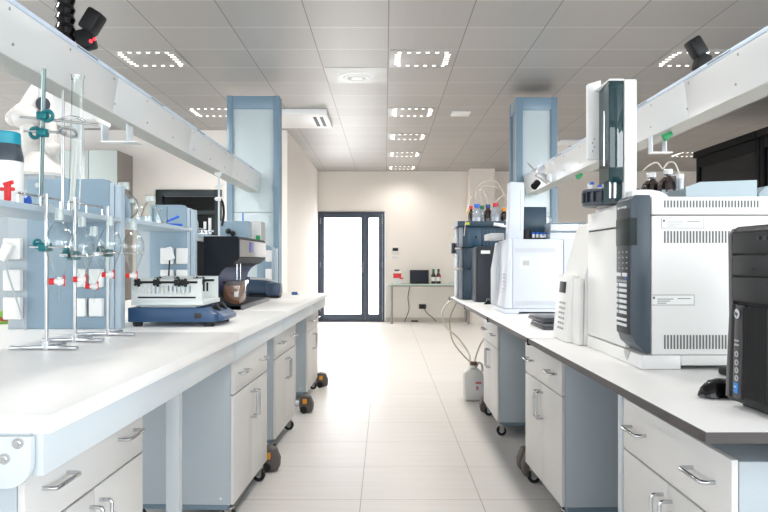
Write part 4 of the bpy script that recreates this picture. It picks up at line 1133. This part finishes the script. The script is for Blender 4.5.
obj('brick', MB().box(-.05,.06,-.03,.05,.0005,.022,.005), M_black, t)
obj('cable', MB().tube([(.05,0,.02),(.11,.02,.035),(.18,0,.01)], .004), M_black, t)

# ------------------------------------------------------------------ cool white chromatograph
hy0, hy1 = 4.47, 5.03; hx = .712; hz = .448
t = thing('gas_chromatograph', 'cool white gas chromatograph with pale tower beside the navy stack', 'chromatograph', (hx, hy0, .9))
W = hy1-hy0; D = .52
obj('base', MB().box(.0,.09,0,W,.0005,.03,.004).box(.09,D,.004,W,.012,.03), M_gcc, t)
bd = obj('body', MB().box(.052, .355, .0, W, .031, hz, .006).box(.358, D, .0, W, .031, hz, .006), M_gcc, t)
obj('front_cover', MB().prism([(.0,.032),(.0515,.032),(.0515,hz),(.028,hz),(.012,.15)], 'y', 0, W*.5, .004), M_gcc, t)
obj('front_door', MB().prism([(.0,.032),(.0515,.032),(.0515,hz-.01),(.03,hz-.01),(.0,.26)], 'y', W*.5+.003, W, .004), mat('door_grey', (186,192,200), .4), t)
for pya, pyb in ((248,252.5),(301,305.5)):
    sl = MB()
    for i in range(30):
        x = WX(515,hy0)-hx + i*.0081
        sl.box(x, x+.0045, -.0008, .0002, WZ(pyb,hy0)-.9, WZ(pya,hy0)-.9)
    obj('vent_grille', sl, M_ventg, bd)
xa_, xb2 = WX(520,hy0)-hx, WX(532,hy0)-hx
lb = obj('label_plate', MB().box(xa_, xb2, -.0012, 0, WZ(269,hy0)-.9, WZ(257,hy0)-.9), mat('plate_cool', (212,217,225), .4), bd)
obj('label_mark', MB().box(xa_+.016, xb2-.016, -.002, -.0012, WZ(265.5,hy0)-.9, WZ(260.5,hy0)-.9), M_greyl, lb)
m = MB()
for r_ in range(7):
    for c_ in range(2): m.box(.008+.0008*r_,.012+.0008*r_+.004, .05+.05*c_, .07+.05*c_, .10+.022*r_, .108+.022*r_)
obj('key', m, M_greyl, t)
t = thing('sampler_tower', 'slim pale sampler tower on the cool white chromatograph', 'autosampler', (hx+.05, hy0+.06, .9+hz+.001))
zz = WZ(182,hy0+.06)-.9-hz
obj('body', MB().prism([(-.012,.0),(.078,.0),(.085,zz-.004),(.0,zz)], 'y', 0, .12, .004), M_gcc, t)
obj('seam', MB().box(.058,.061,-.0008,.0002,.05,zz-.05), M_greyl, t)
t = thing('injector_cover', 'flat grey injector cover at the front top of the cool white chromatograph', 'cover', (hx, hy0+.2, .9+hz+.001))
obj('cover', MB().box(-.055,.035,.0,.28,.0,.042,.006), mat('cover_beige', (186,188,188), .45), t)
t = thing('vial_turret', 'small dark vial turret behind the slim pale tower', 'vial tray', (WX(531,4.62), 4.62, .9+hz+.001))
obj('turret', MB().cyl((-.03,.02,0),(-.03,.02,.06),.035,seg=20).box(-.04,.09,-.02,.06,.0,.012,.002), M_black, t)
for i in range(4):
    v = thing('sample_vial', ['first','second','third','last'][i]+' blue-capped vial of the short row beside the slim pale tower', 'vial', (WX(531,4.62)+.015+.024*i, 4.625, .9+hz+.0135), 0, 'vials beside the slim tower')
    obj('vial_glass', MB().cyl((0,0,0),(0,0,.02),.009), M_white, v); obj('cap', MB().cyl((0,0,.0201),(0,0,.032),.0095), M_bluecap, v)
yn = 4.86
t = thing('navy_sampler', 'navy round-bottomed sampler box on the cool white chromatograph, before the glass column', 'sampler', (WX(533.5,yn), yn, .9+hz+.001))
w = 11.5*yn/F
zz = WZ(207.5,yn)-.9-hz
pr = [(-w,.05)]+[(-w+.02*(1-math.cos(a)), .05-.02*math.sin(a)) for a in (.5,1.0,1.57)]+[(w-.02*(1-math.cos(a)), .05-.02*math.sin(a)) for a in (1.57,1.0,.5)]+[(w,.05),(w,zz),(-w,zz)]
obj('housing', MB().prism(pr, 'y', -.05, .08, .003), M_navy, t)
obj('foot', MB().box(-w*.6,w*.7,-.03,.06,0,.029), M_black, t)
obj('holder', MB().box(w+.004,w+.045,-.03,.06,.0,.10,.01), mat('holder_grey', (160,172,184), .4), t)
obj('hose', MB().tube([(w+.01,-.03,.16),(w+.03,-.04,.14),(w+.02,-.04,.11),(w+.03,-.035,.1)], .005), M_steel, t)
for i in range(2):
    t = thing('plastic_tray', ['lower clear grey plastic tray stacked on the cool white chromatograph', 'upper clear grey plastic tray stacked on the cool white chromatograph'][i], 'tray', (WX(564,4.62), 4.62, .9+hz+.001+.052*i), 0, 'stacked plastic trays')
    s = 1-.06*i
    m = MB().box(-.10*s,.12*s,-.07*s,.1*s,.0,.005)
    m.box(-.105*s,-.1*s,-.075*s,.105*s,.0,.05).box(.12*s,.125*s,-.075*s,.105*s,.0,.05).box(-.1*s,.12*s,-.075*s,-.07*s,.0,.05).box(-.1*s,.12*s,.1*s,.105*s,.0,.05)
    obj('tray_shell', m, M_haze, t)
    obj('rim', MB().tube([(-.105*s,-.078*s,.044),(.125*s,-.078*s,.046)], .004, 8, False), mat('rim_slate', (96,110,124), .4), t)

# ------------------------------------------------------------------ navy stack with bottles
ny = 6.08
t = thing('liquid_chromatograph', 'tall navy liquid chromatograph stack at the end of the dark-edged bench', 'chromatograph', (.60, ny, .9))
Xw, Yw = .42, .42
mods = [(.0005,.245),(.25,.42),(.425,.595)]
for i, (a, b) in enumerate(mods):
    md = obj('module', MB().box(.035,Xw,0,Yw,a,b,.004), M_navy, t)
    obj('front_cover', MB().box(.0,.033,.03,Yw-.02,a+.006,b-.004,.006), M_navy_l if i % 2 else M_navy, md)
    obj('corner_post', MB().box(.003,.033,.0,.028,a+.006,b-.004,.005), mat('post_grey', (142,150,158), .4), md)
    g = obj('side_panel', MB().box(.07,.18,-.004,0,a+.01,b-.01,.002), M_navy_l, md)
    mk = MB()
    for zf in ((.3,.7) if i < 2 else (.5,)):
        zc_ = a+(b-a)*zf; mk.prism([(.135,zc_+.014),(.152,zc_),(.135,zc_-.014)], 'y', -.006, -.004)
    obj('arrow_mark', mk, M_navy_d, g)
    rb = MB()
    for q in range(5): rb.box(.20+.03*q,.21+.03*q,-.004,0,a+.02,b-.02)
    obj('rib', rb, M_navy_l, md)
obj('top_tray', MB().box(-.01,Xw+.06,-.02,Yw+.02,.597,.605,.002).box(-.01,Xw+.06,-.02,-.014,.605,.64,.002).box(-.01,Xw+.06,Yw+.014,Yw+.02,.605,.64,.002).box(-.01,-.004,-.014,Yw+.014,.605,.64).box(Xw+.054,Xw+.06,-.014,Yw+.014,.605,.64), M_navy, t)
obj('leak_sensor', MB().box(-.03,-.001,.3,.4,.38,.47,.006), M_gcgrey, t)
obj('yellow_tag', MB().box(.05,.085,-.022,-.0205,.61,.63), mat('tag_lime', (190,200,60), .5), t)
obj('white_valve', MB().cyl((.28,-.03,.615),(.36,-.03,.605),.014).cyl((.33,-.035,.60),(.39,-.045,.595),.010), M_white, t)
bz = .9+.6055
def solvent(px, py_cap, Y, r, body, cap, label):
    h = WZ(py_cap,Y)-bz
    t = thing('solvent_bottle', label, 'bottle', (WX(px,Y), Y, bz), 0, 'solvent bottles on the navy stack')
    obj('body', MB().lathe([(0,.0005),(r*.95,.0005),(r,.006),(r,h*.55),(r*.8,h*.68),(r*.45,h*.8),(r*.4,h*.88),(0,h*.88)]), body, t)
    if body is M_haze: obj('liquid', MB().lathe([(0,.004),(r*.93,.004),(r*.93,h*.4),(0,h*.4)]), mat('pale_liquid', (196,190,188), .2), t)
    obj('cap', MB().lathe([(r*.52,h*.84),(r*.56,h*.85),(r*.56,h*.98),(r*.5,h),(0,h)]), cap, t)
solvent(477, 204, 6.22, .04, M_haze, M_bluecap, 'clear solvent bottle with blue cap on the navy stack tray')
solvent(482, 205.5, 6.42, .034, M_haze, M_greencap, 'clear solvent bottle with green cap on the navy stack tray')
solvent(488, 204.5, 6.26, .036, M_amber, mat('slate_blue_cap', (52,84,140), .4), 'amber solvent bottle with dark blue cap on the navy stack tray')
solvent(495.5, 203, 6.2, .042, M_haze, mat('crimson_cap', (196,34,56), .4), 'clear solvent bottle with red cap on the navy stack tray')
solvent(504, 208, 6.3, .034, M_amber, M_orange, 'amber solvent bottle with orange cap on the navy stack tray')
solvent(471, 206, 6.4, .026, M_amber, M_red, 'slim amber bottle at the aisle end of the navy stack tray')
t = thing('solvent_tubing', 'thin pale tubing arching from the solvent bottle caps', 'tubing', (WX(480,6.3), 6.3, bz))
def q(px, py, Y=6.3): return (WX(px,Y)-WX(480,6.3), Y-6.3, WZ(py,Y)-bz)
M_thin = mat('thin_tube', (206,190,176), .4)
obj('tube', MB().tube([q(477,204),q(476,190),q(484,182),q(495,181),q(503,192),q(506,208)], .0035), M_thin, t)
obj('tube', MB().tube([q(488,204),q(484,192),q(478,190),q(471,198),q(467.5,208,6.15),q(466.5,214,6.035),q(464,236,6.035)], .0035), M_thin, t)
obj('tube', MB().tube([q(495,203),q(502,196),q(512,192),q(520,190)], .003), M_thin, t)
obj('tube', MB().tube([q(482,205),q(480,188),q(489,186),q(500,189)], .003), M_thin, t)
obj('tube_tag', MB().box(*sum([[q(466.5,214)[0],q(468.5,214)[0]],[-.01,.01],[q(467,214)[2],q(467,208)[2]]],[])), mat('tag_yellow', (236,190,70), .5), t)
yb_ = 5.72
t = thing('black_tower_unit', 'narrow black upright unit before the navy stack', 'instrument', (WX(477,yb_), yb_, .9))
w = WX(497,yb_)-WX(477,yb_); hh = WZ(246.5,yb_)-.9
obj('housing', MB().box(.0,w,0,.28,.0005,hh,.005), mat('tower_black', (30,35,44), .4), t)
obj('side_strip', MB().box(-.012,-.0005,.01,.27,.0005,hh-.01,.003), mat('strip_steel', (86,92,100), .4), t)
obj('name_label', MB().box(.03,.10,-.002,0,hh-.055,hh-.03), M_white, t)
tag(obj('paper_sheet', MB().box(.60,.84,5.55,5.70,.9004,.9016), M_white), 'white paper sheet lying before the narrow black unit', 'paper')
t = thing('binder_clip', 'small black clip lying on the paper before the narrow black unit', 'clip', (WX(487,5.5), 5.45, .9))
obj('jaw', MB().prism([(-.03,.0005),(.03,.0005),(.012,.028),(-.004,.028)], 'y', -.015, .02, .002), M_black, t)
obj('wire_arm', MB().ring((.0,.0,.03), .012, .002, 14, Matrix.Rotation(math.pi/2,3,'X')), M_steel, t)

# jerrycan on the floor and its hoses
t = thing('jerrycan', 'translucent white plastic jerrycan on the floor by the bench end', 'jerrycan', (.775, 6.55, 0))
jp = [(-.085,.0),(.085,.0),(.085,.22),(.07,.25),(.03,.28),(-.03,.28),(-.07,.25),(-.085,.22)]
obj('body', MB().prism([(u, v+.0005) for u, v in jp], 'y', -.08, .10, .02), M_can, t)
obj('neck', MB().cyl((0,-.02,.275),(0,-.02,.305),.028), M_can, t)
obj('cap', MB().cyl((0,-.02,.3055),(0,-.02,.335),.032), mat('brown_cap', (120,92,70), .5), t)
obj('carry_handle', MB().tube([(.02,.02,.27),(.05,.03,.32),(.08,.04,.30),(.085,.05,.24)], .010), M_can, t)
sk_ = obj('sticker', MB().box(.0,.075,-.0825,-.0808,.08,.19), mat('sticker_pale', (222,222,226), .4), t)
obj('sticker_mark', MB().box(.01,.06,-.0835,-.0826,.15,.17).box(.015,.035,-.0835,-.0826,.1,.13), mat('sticker_red', (214,120,120), .5), sk_)
def qq(px, py, Y=6.6): return tuple(P(px, py, Y))
t = thing('waste_hose', 'pair of white waste hoses hanging off the bench end into the jerrycan', 'hose', P(470,365,6.55))
def hh_(px, py, Y=6.63): return tuple(P(px,py,Y)-P(470,365,6.55))
obj('hose', MB().tube([hh_(456,299),hh_(448,303),hh_(442,313),hh_(446,326),hh_(458,338),hh_(468,352),(.0,-.02,.04),(.0,-.0,.0)], .008), M_tube, t)
obj('hose', MB().tube([hh_(458,300),hh_(450,318),hh_(451,335),hh_(455,345),hh_(464,356),hh_(470,362)], .006), mat('hose_tan', (190,172,150), .4), t)
obj('hose', MB().tube([hh_(482,326),hh_(486,334),hh_(480,345),hh_(476,356),hh_(474,366)], .008), M_tube, t)

# ------------------------------------------------------------------ black fume hoods at the right
for i, (ya, yb, lab) in enumerate(((7.98, 9.6, 'black glass-fronted fume hood whose end shows above the amber bottles, under the raceway'), (6.3, 7.96, 'black glass-fronted fume hood standing before the other one, above the black computer'))):
    t = thing('fume_hood', lab, 'fume hood', (4.0, ya, 0), 0, 'black fume hoods')
    L = yb-ya; zt = 2.61
    obj('carcass', MB().box(.05,.9,0,L,0,zt-.08,.005), mat('hood_black', (14,14,16), .6, spec=.1), t)
    obj('front_frame', MB().box(0,.049,0,.08,0,zt-.08,.004).box(0,.049,L-.08,L,0,zt-.08,.004).box(0,.049,.08,L-.08,zt-.2,zt-.08).box(0,.049,.08,L-.08,0,.9), MATS['hood_black'], t)
    obj('sash', MB().box(.02,.028,.08,L-.08,.9,zt-.2), mat('hood_glass', (12,13,15), .25, spec=.12), t)
    obj('sash_rail', MB().box(.012,.045,.08,L-.08,1.95,1.99,.004), MATS['hood_black'], t)
    obj('cornice', MB().box(-.04,.93,0,L,zt-.079,zt,.006), MATS['hood_black'], t)

# ------------------------------------------------------------------ far table
fy = 14.28; ftz = WZ(284,fy)
xa_, xb2 = WX(388.5,fy), WX(472,fy)
t = thing('side_table', 'glass-topped side table on steel legs against the far wall', 'table', (xa_, fy, 0))
L = xb2-xa_
obj('table_top', MB().box(0,L,0,.58,ftz-.03,ftz,.004), M_tableglass, t)
for lx in (.06, L-.06):
    for ly in (.06, .52):
        obj('leg', MB().cyl((lx,ly,.0),(lx,ly,ftz-.03),.024), mat('leg_grey', (150,148,145), .4), t)
obj('frame', MB().box(.06,L-.06,.055,.075,ftz-.05,ftz-.03).box(.06,L-.06,.505,.525,ftz-.05,ftz-.03), MATS['leg_grey'], t)
t = thing('open_laptop', 'open black laptop on the far side table', 'laptop', (WX(419.5,14.6), 14.6, ftz))
obj('keyboard_deck', MB().box(-.18,.18,-.2,.04,.0005,.022,.004), M_black, t)
sc_ = obj('screen', MB().obox((0,.075,.14),(.37,.016,.25),Matrix.Rotation(-.18,3,'X'),.005), M_black, t)
obj('display', MB().obox((0,.066,.142),(.34,.002,.21),Matrix.Rotation(-.18,3,'X')), mat('screen_dark', (30,38,54), .15), sc_)
for i, (px, lab) in enumerate(((433.5, 'dark bottle with green cap on the far side table, beside the laptop'), (438.5, 'dark bottle with red label on the far side table, farther from the laptop'))):
    t = thing('wine_bottle', lab, 'bottle', (WX(px,14.5), 14.5, ftz), 0, 'dark bottles on the far table')
    obj('body', MB().lathe([(0,.0005),(.044,.0005),(.046,.006),(.046,.15),(.04,.175),(.022,.205),(.02,.25),(0,.25)]), M_amber, t)
    obj('label_band', MB().lathe([(.0468,.05),(.0468,.13)]), M_white, t)
    obj('cap', MB().lathe([(.024,.235),(.024,.285),(0,.286)]), M_greencap if i == 0 else mat('dark_cap', (50,40,44), .4), t)
    if i: obj('red_patch', MB().box(.015,.045,-.054,-.047,.12,.16), M_red, t)
t = thing('printed_box', 'small red and white carton on the far side table', 'carton', (WX(398,14.5), 14.5, ftz))
obj('carton', MB().box(-.09,.06,-.06,.06,.0005,.24,.004), M_white, t)
obj('red_print', MB().box(-.092,.062,-.064,-.0605,.11,.20).box(.03,.1,-.066,-.0645,.09,.12), M_red, t)
tag(obj('dark_carton', MB().box(WX(394.5,14.62),WX(399.5,14.62),14.62,14.7,ftz+.0005,WZ(269.5,14.62),.004), mat('carton_slate', (70,70,76), .5)), 'small dark case standing behind the red and white carton', 'case')
t = thing('wall_thermostat', 'small white thermostat on the far wall beside the glazed door', 'thermostat', (WX(395.3,YF), YF, WZ(253,YF)))
obj('housing', MB().box(-.075,.075,-.025,-.0005,-.02,.13,.006).box(-.065,.065,-.018,-.0005,-.11,-.035,.006), M_white, t)
obj('display', MB().box(-.055,.055,-.028,-.0252,.04,.10), M_lcd, t)
t = thing('wall_outlet', 'black wall outlet under the far side table', 'outlet', (WX(422.5,YF), YF, WZ(306.5,YF)))
obj('plate', MB().box(-.07,.07,-.02,-.0005,-.045,.045,.006), M_black, t)
obj('socket', MB().cyl((-.035,-.024,0),(-.035,-.02,0),.022).cyl((.035,-.024,0),(.035,-.02,0),.022), M_keyp, t)
t = thing('power_cable', 'grey power cable running from the laptop down to the floor outlet strip', 'cable', (WX(410,14.87), 14.86, 0))
def cq(px, py, Y=14.86): return (WX(px,Y)-WX(410,14.87), Y-14.86, WZ(py,Y))
obj('cable', MB().tube([cq(410,286),cq(408,297),cq(409,309),cq(406,318),cq(404,322.5)], .007), M_cabled, t)
obj('cable', MB().tube([cq(424,309),cq(428,314),cq(434,319),cq(436,322.8),cq(424,323),cq(412,322.8)], .007), M_cabled, t)
obj('strip', MB().box(.02,.16,-.04,.0,.001,.03,.005), M_black, t)

# ------------------------------------------------------------------ light
def area(name, loc, rot, sx, sy, power, color):
    l = bpy.data.lights.new(name, 'AREA'); l.shape = 'RECTANGLE'; l.size = sx; l.size_y = sy; l.energy = power; l.color = color
    o = bpy.data.objects.new(name, l); COL.objects.link(o); o.location = loc; o.rotation_euler = rot; return o
DAYC = (.93, .97, 1.0); DB = 26; DS = 28; SP = 58
for n_, k_ in LAMPS:
    l = bpy.data.lights.new('ceiling_lamp', 'SPOT'); l.energy = SP*(.45 if k_ == 14 else 1.0 if k_ > 0 else .6); l.spot_size = math.radians(160); l.spot_blend = .9; l.shadow_soft_size = .12; l.color = (1,.965,.92)
    o = bpy.data.objects.new('ceiling_lamp', l); COL.objects.link(o); o.location = (CU(n_)+.2985, CV(k_)+.296, H-.02)
for i, (a, b) in enumerate(WB):
    area('daylight_back', ((a+b)/2, Y0-.3, 1.75), (math.pi/2, 0, 0), b-a, 2.1, DB*(.2,.8,2.9)[i]*(b-a)/3, DAYC)
for i, (a, b) in enumerate(WL):
    area('daylight_side', (XL-.3, (a+b)/2, 1.82), (math.pi/2, 0, -math.pi/2), b-a, 1.85, DS, DAYC)
for i, (a, b) in enumerate(WR):
    area('daylight_right', (XR+.3, (a+b)/2, 1.82), (math.pi/2, 0, math.pi/2), b-a, 1.85, 75, (.78,.90,1.0))
wd = bpy.data.worlds.new('World'); S.world = wd; wd.use_nodes = True
bg = wd.node_tree.nodes['Background']; bg.inputs[0].default_value = (.85,.92,1,1); bg.inputs[1].default_value = 1.0

# ------------------------------------------------------------------ camera
cam = bpy.data.cameras.new('camera'); co = bpy.data.objects.new('camera', cam); COL.objects.link(co)
cam.lens = 35.0; cam.sensor_width = 36.0; cam.sensor_fit = 'HORIZONTAL'
cam.shift_x = -1/768; cam.shift_y = 4.5/768; cam.clip_start = .05
co.location = (0, 0, CZ); co.rotation_euler = (math.pi/2, 0, 0)
S.camera = co
S.view_settings.view_transform = 'Standard'; S.view_settings.look = 'None'
S.view_settings.gamma = 1; S.view_settings.use_curve_mapping = False
S.view_settings.exposure = 1.3
S.cycles.transparent_max_bounces = 32
